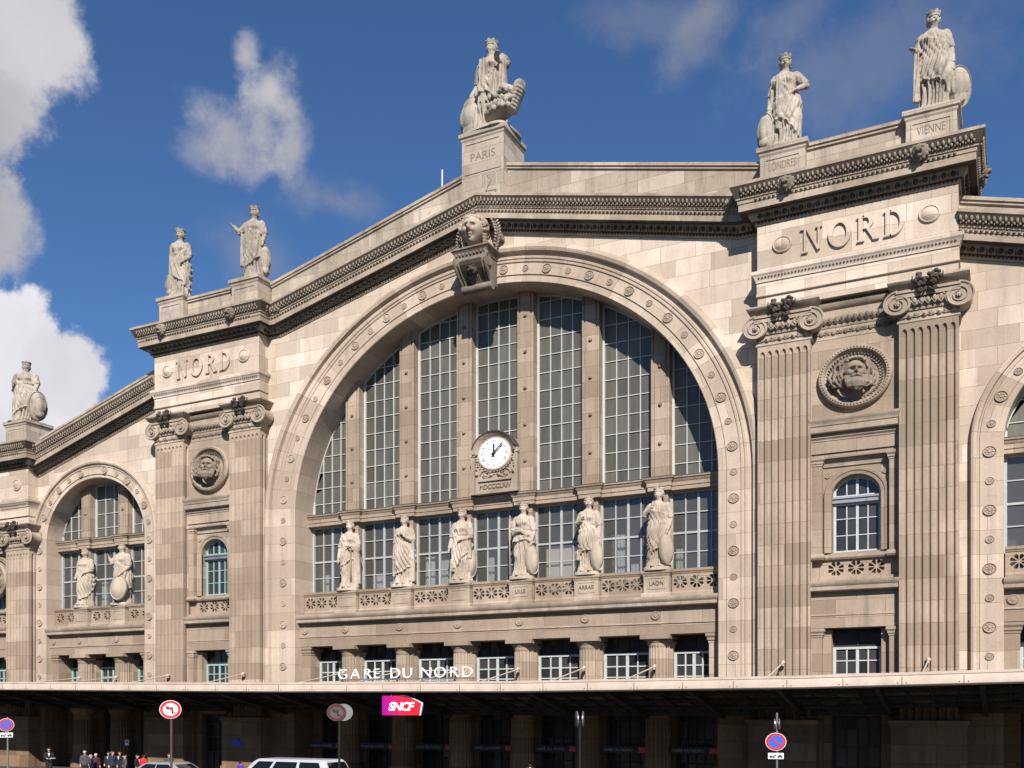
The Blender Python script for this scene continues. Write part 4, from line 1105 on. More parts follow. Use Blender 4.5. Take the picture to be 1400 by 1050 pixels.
# ------------------------------------------------------------------ signs on the building
lt=thing('roof_sign','large white raised letters reading GARE DU NORD on a rail above the canopy','sign',(-1.5,-5.5,5.3))
def letters():
    mb=MB(); mb.box(-5.35,2.45,-5.56,-5.48,5.36,5.42)
    for k in range(9): mb.box(-5.2+k*.95-.02,-5.2+k*.95+.02,-5.53,-5.50,4.95,5.37)
    mb.build('rail',M['greypole'],lt)
    xs=[('G',-5.09),('A',-4.32),('R',-3.58),('E',-3.04),('D',-1.95),('U',-1.25),('N',-.17),('O',.60),('R',1.37),('D',2.09)]
    for ch,x in xs: text(ch,.92,.04,M['lettering'],'letter',lt,(x,-5.54,5.44),sx=.96,sz=.78,bold=-.011)
letters()
def flag_logo():
    t=thing('hanging_logo_sign','magenta and red panel with white rail company lettering hanging below the canopy edge','sign',(-1.4,-5.9,3.6))
    x0,z0=-2.42,3.62; W_=2.05; H_=.95; yaw=.22
    def tr(o):
        o.data.transform(Matrix.Translation((x0,-5.95,z0))@Matrix.Rotation(yaw,4,'Z'))
    out=[(0,0),(W_*.94,0),(W_,.60*H_)]+[(W_*(1-.0)-W_*.55*(i/8),.60*H_+.40*H_*math.sin(PI/2*i/8)) for i in range(1,9)]+[(W_*.2,H_),(0,H_)]
    mb=MB(); mb.prism(out,-.06,.06); o=mb.build('panel',M['logo'],t); tr(o)
    mb=MB(); mb.prism([(W_*.94,0),(W_*.965,0),(W_*1.02,.61*H_),(W_*.99,.61*H_)],-.065,.065)
    q=out[2:11]; mb.rings([[(x,-.065,z),(x,.065,z),(x*1.0+.01,.065,z+.035),(x+.01,-.065,z+.035)] for x,z in q]); o=mb.build('edge',M['lettering'],t); tr(o)
    o=text('SNCF',.64,.012,M['lettering'],'lettering',t,(0,0,0),sx=.92,sz=.86,space=.82,bold=.022); sh=Matrix.Identity(4); sh[0][2]=.22; o.data.transform(Matrix.Translation((W_*.47,-.075,.24))@sh); tr(o)
    mb=MB(); mb.tube([(.45,0,H_-.02),(.45,0,1.35)],.02,6); mb.tube([(1.65,0,.86),(1.65,0,1.4)],.02,6); o=mb.build('hanger',M['greypole'],t); tr(o)
flag_logo()
DOORS=[('first',-10.8,'in the leftmost bay of the central doors'),('second',-7.15,'right of the leftmost central column'),('third',-3.45,'below and right of the magenta panel'),('fourth',.25,'in the middle bay of the central doors'),('fifth',3.95,'in the fifth bay of the central doors'),('sixth',7.7,'in the sixth bay of the central doors'),('seventh',11.3,'in the rightmost bay of the central doors')]
for nm,x,where in DOORS:
    t=thing('door_sign','black hanging door sign with red tab '+where,'sign',(x,.6,1.6),'black signs hanging in the central door bays')
    z=1.62+.03*(x+11)/2.2*.35
    mb=MB(); mb.box(x-1.22,x+1.22,.56,.66,z,z+.36); mb.build('board',M['black'],t)
    text('GARE DU NORD',.23,.004,M['signtext'],'lettering',t,(x-.34,.552,z+.10),sx=.92,sz=.85)
    mb=MB(); mb.box(x+.72,x+1.24,.545,.62,z+.04,z+.32); mb.build('tab',M['red'],t)
    text('SNCF',.20,.004,M['signtext'],'lettering',t,(x+.98,.54,z+.11),sx=.9,sz=.85)
    mb=MB(); 
    for e in (-1,1): mb.tube([(x+e*.9,.61,z+.35),(x+e*.9,.61,4.12)],.012,5)
    mb.build('hanger',M['iron'],t)

# ------------------------------------------------------------------ road signs
def xf(o,loc,yaw): o.data.transform(Matrix.Translation(loc)@Matrix.Rotation(yaw,4,'Z')); return o
def ringdisc(r0,r1,y,n=40):
    return [[(r*cos(2*PI*k/n),y,K*r*sin(2*PI*k/n)) for r in (r0,r1)] for k in range(n+1)]
def face(t,loc,yaw,r,kind,name='sign_face',wm='signwhite',rm='red'):
    mb=MB(); mb.disc((0,0,0),[(r*.2,-.06),(r,-.06),(r,.0),(.01,.0)],40); o=xf(mb.build(name,M[wm],t,auto=30),loc,yaw)
    mb=MB(); mb.rings(ringdisc(r*.70 if kind!='park' else r*.72,r*.95,-.006),closed=False,cap0=False,cap1=False); xf(mb.build('red_ring',M[rm],o),loc,yaw)
    c45=.7071
    def bar(w,l): return [(-l*c45-w*c45,K*(l*c45-w*c45)),(l*c45-w*c45,K*(-l*c45-w*c45)),(l*c45+w*c45,K*(-l*c45+w*c45)),(-l*c45+w*c45,K*(l*c45+w*c45))]
    if kind=='park':
        mb=MB(); mb.disc((0,-.0,0),[(r*.72,.004),(.01,.005)],36); xf(mb.build('blue_disc',M['blue'],o),loc,yaw)
        mb=MB(); mb.prism(bar(r*.09,r*.74),-.012,-.004); xf(mb.build('slash',M['red'],o),loc,yaw)
    elif kind=='turn':
        mb=MB(); s=r
        P=[(.10,-.46),(.24,-.46),(.24,.24),(-.16,.24),(-.16,.40),(-.46,.17),(-.16,-.06),(-.16,.10),(.10,.10)]
        mb.prism([(x*s,K*z*s) for x,z in P],-.010,-.004); xf(mb.build('arrow',M['black'],o),loc,yaw)
        mb=MB(); mb.prism(bar(r*.05,r*.74),-.016,-.0105); xf(mb.build('slash',M[rm],o),loc,yaw)
    return o
def pole(t,x,y,z1,mat='pole',r=.04):
    mb=MB(); mb.tube([(x,y,0),(x,y,z1)],r,10); mb.lathe((x,y,z1),[(r,0),(r*.9,.03),(.005,.045)],10); mb.lathe((x,y,0),[(r*2,0),(r*2,.03),(r,.06)],10); mb.build('pole',M[mat],t)
def plate(t,loc,yaw,w,h):
    mb=MB(); mb.box(-w/2,w/2,-.0,.03,-h/2,h/2); o=xf(mb.build('supplementary_plate',M['signwhite'],t),loc,yaw)
    mb=MB()     # tow-away pictogram: lorry with hook and car
    for a,b,c,d in ((-.40,-.30,-.15,.05),(-.30,-.08,-.15,-.02),(-.1,.02,-.02,.12),(.10,.42,-.12,.0),(.18,.34,.0,.10)): mb.box(a*w,b*w,-.006,-.002,c*h*1.6,d*h*1.6)
    for q in (-.32,-.14,.16,.36): mb.disc((q*w,-.003,-.26*h),[(.05*w,0),(.05*w,.004),(.005,.005)],10)
    xf(mb.build('pictogram',M['black'],o),loc,yaw)
t=thing('road_sign','round no left turn sign on a brown pole in front of the silver hatchback','road sign',(.1,-22.1,0))
pole(t,.1,-22.07,3.6); face(t,(.12,-22.13,3.9),R(45),.345,'turn')
t=thing('road_sign','round no left turn sign with a second disc on its back, above the white van','road sign',(2.03,-15.5,0))
pole(t,2.03,-15.45,3.85,'black',.045); face(t,(1.98,-15.56,3.79),R(26),.37,'turn',wm='shadewhite',rm='shadered'); 
mb=MB(); mb.disc((0,0,0),[(.37,0),(.37,.04),(.35,.05),(.01,.051)],36); xf(mb.build('back_disc',M['greypole'],t,auto=30),(2.18,-15.40,3.79),R(26)+PI)
t=thing('road_sign','no parking sign with white plate on the pole before the right pavilion','road sign',(18.07,-13.1,0))
pole(t,18.07,-13.05,3.75,'greypole',.035); face(t,(18.05,-13.12,2.83),R(13),.335,'park'); plate(t,(18.05,-13.12,2.36),R(13),.50,.20)
for e in (-1,1):
    mb=MB(); mb.disc((0,0,0),[(.20,0),(.20,.03),(.01,.031)],28); xf(mb.build('mirror_disc',M['signback'],t,auto=30),(18.07+e*.07,-13.05,3.42),R(13)+e*PI/2*.93)
t=thing('road_sign','no parking sign with white plate at the far left edge, before the end pavilion','road sign',(-16.5,-15.9,0))
pole(t,-16.5,-15.85,3.5,'greypole'); face(t,(-16.5,-15.93,3.19),R(53),.335,'park'); plate(t,(-16.5,-15.93,2.72),R(53),.56,.22)
t=thing('road_sign','pair of round metal discs seen edge-on atop a black pole before the right columns','road sign',(9.5,-9.5,0))
pole(t,9.5,-9.5,3.4,'black',.05)
for e in (-1,1):
    mb=MB(); mb.disc((0,0,0),[(.37,0),(.37,.04),(.34,.05),(.01,.051)],36); xf(mb.build('disc',M['signback'],t,auto=30),(9.5+e*.12,-9.5,3.50),R(26)+e*PI/2*.92)
t=thing('street_name_plate','small dark arched name plate fixed to the pier left of the central doors','plaque',(-16.1,-1.1,1.7))
mb=MB(); mb.prism([(-16.45,1.72),(-15.75,1.72),(-15.75,2.0),(-15.9,2.02)]+[(-16.1+.2*cos(PI*i/8),2.02+.14*sin(PI*i/8)) for i in range(9)]+[(-16.3,2.02),(-16.45,2.0)],-1.12,-1.04); mb.build('panel',M['blue'],t)
t=thing('notice','small white notice fixed on the wall behind the waiting people','notice',(-25.2,-.8,1.6))
mb=MB(); mb.box(-25.3,-25.0,-1.10,-1.06,1.62,1.98); mb.build('sheet',M['signwhite'],t); mb=MB(); mb.box(-25.24,-25.06,-1.104,-1.10,1.80,1.92); mb.build('print',M['black'],t)
# lightning rod on the sloping parapet and lamp on the canopy
t=thing('roof_mast','thin white mast with stay wires on the sloping parapet left of the PARIS pedestal','mast',(-2.84,.5,32.2))
mb=MB(); mb.tube([(-2.84,.45,31.9),(-2.84,.45,33.45)],.05,8); mb.build('mast',M['white'],t)
mb=MB(); mb.tube([(-2.84,.45,33.2),(-1.6,.4,32.5)],.015,5); mb.tube([(-2.84,.45,32.6),(-2.2,.2,32.3)],.012,5); mb.build('stay',M['greypole'],t)
t=thing('roof_rail','small white tubular guard rail at the foot of the crowning statue pedestal','railing',(.7,-.6,31.2))
mb=MB()
for (a,b) in (((.55,-.8,30.95),(.55,-.8,31.75)),((1.15,-.8,30.9),(1.15,-.8,31.7)),((.55,-.8,31.75),(1.15,-.8,31.7)),((.55,-.8,31.4),(1.15,-.8,31.35)),((.55,-.8,31.75),(.55,-.2,31.8))): mb.tube([a,b],.02,6)
mb.build('rail',M['greyshade'],t)

# ------------------------------------------------------------------ statues
def hand(mb,w,d,s,side=1,curl=.5):
    """w wrist, d direction of the hand, s hand length"""
    w=Vector(w); d=Vector(d).normalized(); u=d.cross(Vector((0,0,1)))
    u=u.normalized() if u.length>.1 else Vector((1,0,0)); v=u.cross(d)
    p=w+d*s*.25; rt=Matrix((u,v,d)).transposed()
    mb.ell(p,(s*.26,s*.15,s*.32),10,6,rt)
    for k in range(4):
        b=w+d*s*.48+u*s*(k-1.5)*.135; L=s*(.42,.50,.47,.36)[k]
        q=b+d*L*.5-v*L*.10*curl; e=q+d*L*.5*(1-curl*.5)-v*L*.45*curl
        mb.tube([b-d*s*.15,b,q,e],[s*.075,s*.072,s*.066,s*.055],6)
    b=w+d*s*.18+u*s*.22*side
    mb.tube([w+d*s*.1,b,b+d*s*.25+u*s*.10*side-v*s*.1],[s*.09,s*.08,s*.06],6)
def ss(a,b,x):
    t=max(0,min(1,(x-a)/(b-a))) if a!=b else float(x>a); return t*t*(3-2*t)
def figure_mesh(H,sp,seed):
    rnd=random.Random(seed); mb=MB(); SX=H/K
    prof=[(0,.150,.120),(.03,.146,.116),(.10,.130,.104),(.22,.128,.105),(.34,.138,.110),(.46,.140,.108),(.54,.122,.095),(.60,.104,.082),(.65,.108,.086),(.72,.124,.094),(.765,.128,.084),(.80,.110,.066),(.825,.070,.050),(.845,.040,.040)]
    def ip(z):
        for a,b in zip(prof[:-1],prof[1:]):
            if a[0]<=z<=b[0]:
                t=(z-a[0])/(b[0]-a[0]); t=t*t*(3-2*t); return a[1]+(b[1]-a[1])*t,a[2]+(b[2]-a[2])*t
        return prof[-1][1:]
    hem0,hemA,hemd=sp.get('hem',(.24,.10,.6)); top0,topA,topd=sp.get('top',(.66,.10,2.5))
    diag=sp.get('diag',1.6); sway=sp.get('sway',.018); knee=sp.get('knee',1); wide=sp.get('wide',1.); mant=sp.get('mantle',1)
    nz,na=150,120; rs=[]; SX*=sp.get('slim',.82); HS=H/K*1.04
    ph=[rnd.uniform(0,6.28) for _ in range(8)]
    for i in range(nz+1):
        z=.845*i/nz; rx,ry=ip(z); rx*=wide
        cx=sway*sin(PI*min(1,z/.8)*1.15)*1.0; ring=[]
        for k in range(na):
            a=2*PI*k/na; ca,sa=cos(a),sin(a); x0=ca; front=max(0,-sa)
            d=0
            hem=hem0+hemA*cos(a-hemd)+.012*sin(5*a+ph[0]); top=top0+topA*cos(a-topd)
            inm=mant*ss(hem-.006,hem+.006,z)*(1-ss(top-.02,top+.02,z))
            # under-dress: long vertical folds, deeper towards the feet
            low=(1-ss(.30,.66,z))
            u=a*9.5+1.6*sin(3*a+ph[1])+.7*sin(z*9+ph[2])
            v=abs(sin(u))**.8; v_=abs(sin(u*2.1+1.3*z*6+ph[7]))**.8
            d+=(1-inm)*((.006+.050*low)*(v-.62)+.012*low*(v_-.5))
            up=ss(.58,.64,z)*(1-ss(.79,.83,z))
            u2=a*9+5*z+sin(2*a+ph[3])*1.8+14*z*abs(x0)*.6
            d+=(1-inm)*up*.022*(abs(sin(u2))**.8-.6)
            # mantle: slanting swags that gather towards one hip
            g=1+.55*x0*(1 if diag>0 else -1)
            u3=(30*z+diag*3.4*x0)*g*.8+.9*sin(2*a+ph[4])+.8*sin(7*z+ph[5])-(3.0*x0*x0 if sp.get('swag') else 0)
            v3=abs(sin(u3))**.75
            u4=a*7+9*z+ph[6]+1.2*sin(3*z*7)
            d+=inm*(.024+.034*(v3-.6)*(.6+.4*abs(sin(a*1.5+ph[2])))+.016*(abs(sin(u4))**.8-.55))
            # hem roll
            d+=mant*.012*math.exp(-((z-hem-.006)/.008)**2)
            # waist girdle
            d-=.010*math.exp(-((z-.615)/.012)**2)*(1-inm)
            # knee, thigh, breasts
            kx=.05*knee
            d+=.034*front*math.exp(-((x0*rx-kx)/.035)**2)*math.exp(-((z-.27)/.07)**2)
            d+=.018*front*math.exp(-((x0*rx-kx)/.04)**2)*math.exp(-((z-.40)/.09)**2)
            d-=.016*front*math.exp(-((x0*rx+kx*.1)/.018)**2)*math.exp(-((z-.18)/.16)**2)*(1-inm*.6)
            for e in (-1,1): d+=.028*front*math.exp(-((x0*rx-e*.052)/.032)**2)*math.exp(-((z-.715)/.03)**2)
            r=1+0*d
            ring.append(((cx+(rx+d)*ca)*SX,((ry+d)*sa)*SX,z*H))
        rs.append(ring)
    mb.rings(rs)
    def S(p): return (p[0]*SX,p[1]*SX,p[2]*H)
    cx=sway*.35
    mb.tube([S((cx,.0,.79)),S((cx,-.005,.835)),S((cx,-.014,.875))],[.056*SX,.042*SX,.040*SX],14)
    hy=sp.get('look',0.)
    head(mb,S((cx,-.012,.912)),.062*HS,yaw=hy,tilt=sp.get('nod',0))
    # feet
    for e in (-1,1): mb.ell(S((e*.055+(.01 if e==knee else 0),-.115-(.02 if e==knee else 0),.014)),(.030*SX,.055*SX,.018*H),10,6)
    for key,sgn in (('A',-1),('B',1)):
        pts=sp.get(key)
        if not pts: continue
        P=[(sgn*.112*wide+cx,.0,.775)]+list(pts)
        P=[S(q) for q in P]
        mid=[tuple((Vector(P[0])*.5+Vector(P[1])*.5))]
        rr=[.046,.044,.038,.032,.023]
        m2=tuple(Vector(P[1])*.5+Vector(P[2])*.5)
        mb.tube([P[0],mid[0],P[1],m2,P[2]],[q*SX for q in rr],12)
        mb.ell(P[0],(.048*SX,.046*SX,.046*H),12,7); mb.ell(P[1],(.037*SX,.037*SX,.037*SX),10,6)
        if sp.get('sleeve'+key,1):
            # short gathered sleeve with a loose edge
            ax=Vector(P[1])-Vector(P[0]); n=14; rr_=[]
            o=ax.orthogonal().normalized(); b=ax.normalized().cross(o)
            for t in (0,.25,.5,.8,.95):
                c=Vector(P[0])+ax*t; rr_.append([tuple(c+(o*cos(2*PI*k/24)+b*sin(2*PI*k/24))*SX*(.046-.004*t+.012*abs(sin(3*2*PI*k/24+t*5)))) for k in range(24)])
            mb.rings(rr_)
        hd=Vector(P[2])-Vector(P[1])
        if 'dir'+key in sp: hd=Vector(sp['dir'+key])
        hand(mb,P[2],hd,.085*SX,-sgn,sp.get('curl',.5))
    # falls of cloth: (x,y,ztop,zbottom,width)
    for (x,y,zt,zb,w) in sp.get('falls',[]):
        n=28; rr_=[]
        for j in range(9):
            t=j/8; z=zt+(zb-zt)*t; ww=w*(.75+.35*t)
            front=[(x+ww*(k/n-.5),y-.010-.030*abs(sin(k*.62+.6*t))-.006*sin(t*5+k*.3),z+.012*sin(k*.9)*t) for k in range(n+1)]
            back=[(x+ww*(k/n-.5),y+.018,z) for k in range(n,-1,-1)]
            rr_.append([S(q) for q in front+back])
        mb.rings(rr_)
    for (pts,r) in sp.get('rolls',[]):
        mb.tube([S(q) for q in pts],[r*SX]*len(pts),9)
        mb.tube([S((q[0],q[1]-.012,q[2]+r*.9)) for q in pts],[r*.6*SX]*len(pts),7)
    me=remesh(mb,H*.0056,1)
    return me
def crown_mesh(H,cx,yaw,sp):
    cx*=sp.get('slim',.82)/1.04; SX=H/K*1.04; mb=MB(); n=48; r0,r1=.050*SX,.058*SX; z0=.952*H; rs=[]
    for (r,z) in ((r0*.80,0),(r0,0),(r0*1.04,.010*H),(r0,.016*H),(r1,.036*H)): rs.append([(r*cos(2*PI*k/n),r*1.12*sin(2*PI*k/n)+.01*SX,z) for k in range(n)])
    top=[]
    for k in range(n):
        h=.052 if (k//3)%2==0 else .038; top.append((r1*1.02*cos(2*PI*k/n),r1*1.14*sin(2*PI*k/n)+.01*SX,h*H))
    rs.append(top); rs.append([(p[0]*.86,p[1]*.86,p[2]) for p in top]); rs.append([(r0*.8*cos(2*PI*k/n),r0*.9*sin(2*PI*k/n),.02*H) for k in range(n)])
    mb.rings(rs)
    me=bpy.data.meshes.new('c')
    rot=Matrix.Rotation(yaw,3,'Z'); out=[]
    for p in mb.v:
        v=rot@Vector(p); out.append((v.x+cx*SX,v.y-.012*SX,v.z+z0))
    mb.v=out; return mb
def statue(label,loc,H,turn,sp,mat,group,seed,name='statue',shield=None,extra=None,base=(.36,.30,.04)):
    t=thing(name,label,'statue',loc,group)
    T=Matrix.Translation(loc)@Matrix.Rotation(turn,4,'Z')
    bz=base[2]*H; SX=H/K*sp.get('slim',.82)
    Tb=Matrix.Translation((loc[0],loc[1],loc[2]+bz))@Matrix.Rotation(turn,4,'Z')
    me=figure_mesh(H*(1-base[2]),sp,seed); me.transform(Tb); me.materials.clear(); me.materials.append(M[mat]); link('figure',me,t)
    Hf=H*(1-base[2])
    c=crown_mesh(Hf,sp.get('sway',.018)*.35,sp.get('look',0),sp); o=c.build('crown',M[mat],t,auto=35); o.data.transform(Tb)
    mb=MB(); a,b=base[0]*SX/2,base[1]*SX/2
    rg=[]
    for z,f in ((0,1.0),(bz*.8,1.0),(bz,.96),(bz*1.02,.5)):
        rg.append([(a*f*(abs(cos(q))**.45)*(1 if cos(q)>0 else -1),b*f*(abs(sin(q))**.45)*(1 if sin(q)>0 else -1),z) for q in [2*PI*k/32 for k in range(32)]])
    mb.rings(rg); o=mb.build('plinth',M[mat],t,auto=30); o.data.transform(T)
    if shield:
        for (x,y,z,w,h,yaw,tilt) in (shield if isinstance(shield,list) else [shield]):
            mb=MB(); n=40; rs=[]
            for r,o_ in ((.97,-.03),(1.,0),(1.0,.02),(.95,.032),(.90,.02),(.7,.055),(.5,.078),(.3,.092),(.02,.10)):
                rs.append([(r*w/2*SX*cos(2*PI*k/n),-o_*SX*1.1,r*h/2*Hf*sin(2*PI*k/n)) for k in range(n)])
            mb.rings(rs)
            if group==G3:
              for (px,pz,rx_,rz_) in ((0,.28,.22,.12),(-.2,0,.16,.2),(.18,-.02,.18,.18),(0,-.34,.25,.12)): mb.ell((px*w*SX,-.075*SX,pz*h*Hf*.8),(rx_*w*SX,.018*SX,rz_*h*Hf),9,6)
            o=mb.build('shield',M[mat],t,auto=40)
            o.data.transform(Tb@Matrix.Translation((x*SX,y*SX,z*Hf))@Matrix.Rotation(yaw,4,'Z')@Matrix.Rotation(tilt,4,'X'))
    if extra: extra(t,Tb,SX,Hf,M[mat])
    return t
G1='statues along the central balcony'; G2='statues on the left side balcony'; G3='statues crowning the roofline'
YB=.92; ZB=10.77
def pillar(t,Tb,SX,H,m):
    mb=MB(); x,y=.135*SX,-.06*SX
    mb.lathe((x,y,0),[(.055*SX,0),(.055*SX,.02*H),(.045*SX,.04*H),(.05*SX,.50*H),(.06*SX,.53*H),(.075*SX,.56*H),(.08*SX,.60*H),(.02*SX,.605*H)],20)
    mb.build('pedestal_column',m,t,auto=35).data.transform(Tb)
    mb=MB(); mb.tube([(.085*SX,-.13*SX,.585*H),(.085*SX,-.135*SX,.14*H),(.085*SX,-.13*SX,.10*H)],[.012*SX,.012*SX,.003*SX],7); mb.tube([(.04*SX,-.13*SX,.55*H),(.13*SX,-.13*SX,.55*H)],.010*SX,6); mb.build('sword',M['gold'],t,smooth=True).data.transform(Tb)
def staff(t,Tb,SX,H,m):
    mb=MB(); mb.tube([(-.17*SX,-.08*SX,.0),(-.165*SX,-.10*SX,.78*H)],.010*SX,7); mb.build('staff',m,t,smooth=True).data.transform(Tb)
statue('crowned stone statue resting one forearm on a column with bronze sword, on the central balcony',(MXB[0],YB,ZB),4.06,R(8),
  dict(look=.0,hem=(.26,.14,-.9),top=(.70,.10,2.4),diag=-1.8,A=[(-.165,.0,.60),(-.175,-.06,.44)],B=[(.165,-.03,.62),(.06,-.135,.61)],knee=-1,falls=[(.16,-.05,.5,.05,.12)]),'statue',G1,1,extra=pillar)
statue('crowned stone statue with forearm raised to her breast and no shield, on central balcony',(MXB[1],YB,ZB),4.08,R(5),
  dict(look=-.12,hem=(.20,.07,.4),top=(.66,.12,2.6),diag=2.0,swag=1,A=[(-.150,.01,.59),(-.155,-.05,.43)],B=[(.160,-.02,.615),(.05,-.13,.69)],dirB=(-.6,-.2,.7),knee=-1,falls=[(.155,-.03,.58,.04,.10),(-.145,-.02,.42,.12,.07)]),'statue',G1,2)
statue('crowned stone statue just left of the clock, forearm across waist, mantle falling to a point',(MXB[2],YB,ZB),4.10,R(3),
  dict(look=-.05,hem=(.30,.17,.35),top=(.68,.11,2.2),diag=1.7,A=[(-.165,.0,.60),(-.19,-.05,.455)],B=[(.165,-.03,.60),(.055,-.135,.555)],knee=1,falls=[(-.10,-.08,.3,.12,.09),(.15,-.05,.52,.30,.08)]),'statue',G1,3,shield=(.12,.03,.25,.20,.44,R(45),0))
statue('crowned stone statue with thin staff and gathered apron on the balcony pedestal lettered LILLE',(MXB[3],YB,ZB),4.10,R(3),
  dict(look=.0,hem=(.42,.05,-1.5),top=(.60,.06,1.2),diag=.3,swag=1,A=[(-.175,-.02,.62),(-.155,-.09,.74)],dirA=(-.2,-.1,.9),B=[(.165,-.0,.60),(.155,-.07,.46)],knee=-1,rolls=[([(-.13,-.08,.56),(-.06,-.12,.60),(.02,-.125,.60),(.11,-.10,.53)],.026)]),'statue',G1,4,shield=(.150,-.05,.22,.20,.43,R(60),R(-7)),extra=staff)
statue('stone statue wrapped in a mantle with hand at breast on the pedestal lettered ARRAS',(MXB[4],YB,ZB),4.03,R(0),
  dict(look=.28,hem=(.22,.06,-1.0),top=(.68,.10,2.7),diag=-2.0,swag=1,A=[(-.165,-.03,.63),(-.06,-.13,.68)],dirA=(.5,-.2,.6),B=[(.165,.0,.60),(.175,-.06,.43)],knee=1,falls=[(-.12,-.06,.30,.16,.07)]),'statue',G1,5,shield=(.145,-.07,.21,.19,.43,R(64),R(-7)))
statue('crowned stone statue with arm folded to her chin on the balcony pedestal lettered LAON',(MXB[5],YB,ZB),4.12,R(0),
  dict(look=-.1,hem=(.16,.13,-.5),top=(.74,.06,2.6),diag=-2.4,A=[(-.175,-.05,.66),(-.04,-.135,.755)],dirA=(.2,-.1,.9),B=[(.17,-.0,.60),(.155,-.09,.45)],dirB=(-.2,-.4,-.8),knee=-1,wide=1.03),'statue',G1,6,shield=(.130,-.08,.22,.21,.44,R(62),R(-7)))
statue('stone statue without shield, mantle hem opening in a triangle, on the small left balcony',(MXL[0],.75,ZB),4.02,R(10),
  dict(look=-.2,hem=(.27,.17,1.5),top=(.70,.08,2.4),diag=1.2,A=[(-.155,.0,.60),(-.10,-.13,.50)],B=[(.165,-.02,.61),(.08,-.135,.56)],wide=1.08,knee=-1),'statue',G2,7)
statue('stone statue with oval shield before her knee and raised arm, on the small left balcony',(MXL[1],.75,ZB),4.16,R(6),
  dict(look=-.2,hem=(.18,.06,.4),top=(.70,.10,2.6),diag=-1.7,swag=1,A=[(-.20,-.04,.66),(-.22,-.08,.76)],dirA=(-.2,-.2,.6),B=[(.17,-.02,.60),(.09,-.14,.475)],wide=1.05,knee=-1),'statue',G2,8,shield=(.07,-.16,.23,.30,.42,R(12),R(-8)))
# roofline
def prow(t,Tb,SX,H,m):
    mb=MB(); random.seed(4)
    rs=[]
    for i in range(11):
        a=-.2+1.75*i/10; x=.12+.25*sin(a); z=.32-.22*cos(a)+.02; w=.11*(1-.25*(i/10))
        rs.append([((x+.075*cos(q)*.6)*SX,(-.10+w*sin(q))*SX,(z+.07*cos(q)*(1-.4*i/10))*H) for q in [2*PI*k/16 for k in range(16)]])
    mb.rings(rs)
    for k in range(34): mb.ell(((.10+.22*random.random())*SX,(-.18-.04*random.random())*SX,(.10+.20*random.random())*H),(.026*SX,.026*SX,.026*SX),7,4)
    for k in range(7): mb.ell(((.37-.014*k)*SX,-.10*SX,(.29-.03*k)*H),(.045*SX,.085*SX,.02*SX),8,5)
    mb.tube([((.16)*SX,-.06*SX,.44*H),(.24*SX,-.06*SX,.36*H),(.36*SX,-.08*SX,.29*H)],[.03*SX,.045*SX,.04*SX],8)
    me=remesh(mb,.035,1); me.transform(Tb); me.materials.append(m); link('ship_prow',me,t)
statue('largest crowned statue with ship prow and shield on the peak pedestal lettered PARIS',(0.05,.75,34.56),5.15,R(-6),
  dict(slim=1.0,look=-.05,hem=(.30,.10,-2.2),top=(.60,.10,.2),diag=.6,A=[(-.165,.03,.60),(-.215,-.04,.455)],B=[(.185,-.03,.68),(.13,-.135,.715)],dirB=(.5,-.3,.2),knee=-1,wide=1.02,falls=[(-.02,-.10,.76,.30,.08),(.17,-.05,.68,.36,.07),(.10,-.10,.58,.30,.10),(-.12,-.07,.30,.06,.06)]),'statue2',G3,11,shield=(-.195,.0,.25,.30,.52,R(-8),R(0)),extra=prow,base=(.50,.40,.03))
statue('roof statue with one hand on her hip on the left pedestal of the right pavilion',(15.7,.05,29.5),4.42,R(4),
  dict(look=.1,hem=(.17,.13,-2.4),top=(.72,.10,2.6),diag=-.5,A=[(-.155,.02,.60),(-.175,-.05,.44)],B=[(.235,.02,.655),(.135,-.09,.585)],dirB=(-.5,-.4,-.4),curl=.8,knee=-1,falls=[(-.06,-.095,.72,.20,.06),(-.13,-.02,.66,.10,.07)]),'statue2',G3,12,shield=(-.195,-.03,.22,.22,.42,R(-25),R(0)),base=(.40,.34,.015))
statue('roof statue holding out a hanging mantle fold on the pedestal lettered VIENNE',(22.0,.05,29.5),4.42,R(4),
  dict(look=.32,hem=(.19,.12,-2.3),top=(.74,.06,2.6),diag=-1.6,A=[(-.155,-.03,.62),(-.175,-.15,.60)],dirA=(-.7,-.4,.15),B=[(.17,.0,.61),(.195,-.03,.46)],knee=1,wide=1.05,falls=[(-.165,-.10,.58,.10,.07),(.13,-.05,.6,.28,.05)]),'statue2',G3,13,shield=(.245,.02,.22,.25,.44,R(10),R(0)),base=(.40,.34,.015))
statue('slender roof statue with arms kept close on the outer pedestal of the left pavilion',(-21.75,.05,29.6),4.45,R(20),
  dict(look=-.15,hem=(.22,.11,-2.7),top=(.64,.10,.3),diag=1.2,A=[(-.14,.02,.60),(-.135,.0,.44)],B=[(.155,-.0,.61),(.10,-.12,.51)],knee=-1,wide=.98,falls=[(-.10,-.06,.60,.03,.09),(.10,-.07,.48,.18,.09)]),'statue2',G3,14,base=(.36,.32,.015),shield=(-.105,-.02,.20,.22,.40,R(-30),0))
statue('roof statue stretching one arm out to the side on the left pavilion',(-15.75,.05,29.6),4.5,R(16),
  dict(look=-.2,hem=(.15,.12,-.6),top=(.72,.08,2.4),diag=-1.9,A=[(-.215,-.02,.665),(-.305,-.05,.76)],dirA=(-.6,-.1,.55),B=[(.165,-.0,.62),(.165,-.07,.50)],knee=1,falls=[(-.15,-.02,.64,.20,.09),(-.06,-.095,.72,.42,.05)]),'statue2',G3,15,base=(.38,.32,.015),shield=(.175,-.03,.24,.18,.46,R(35),0))
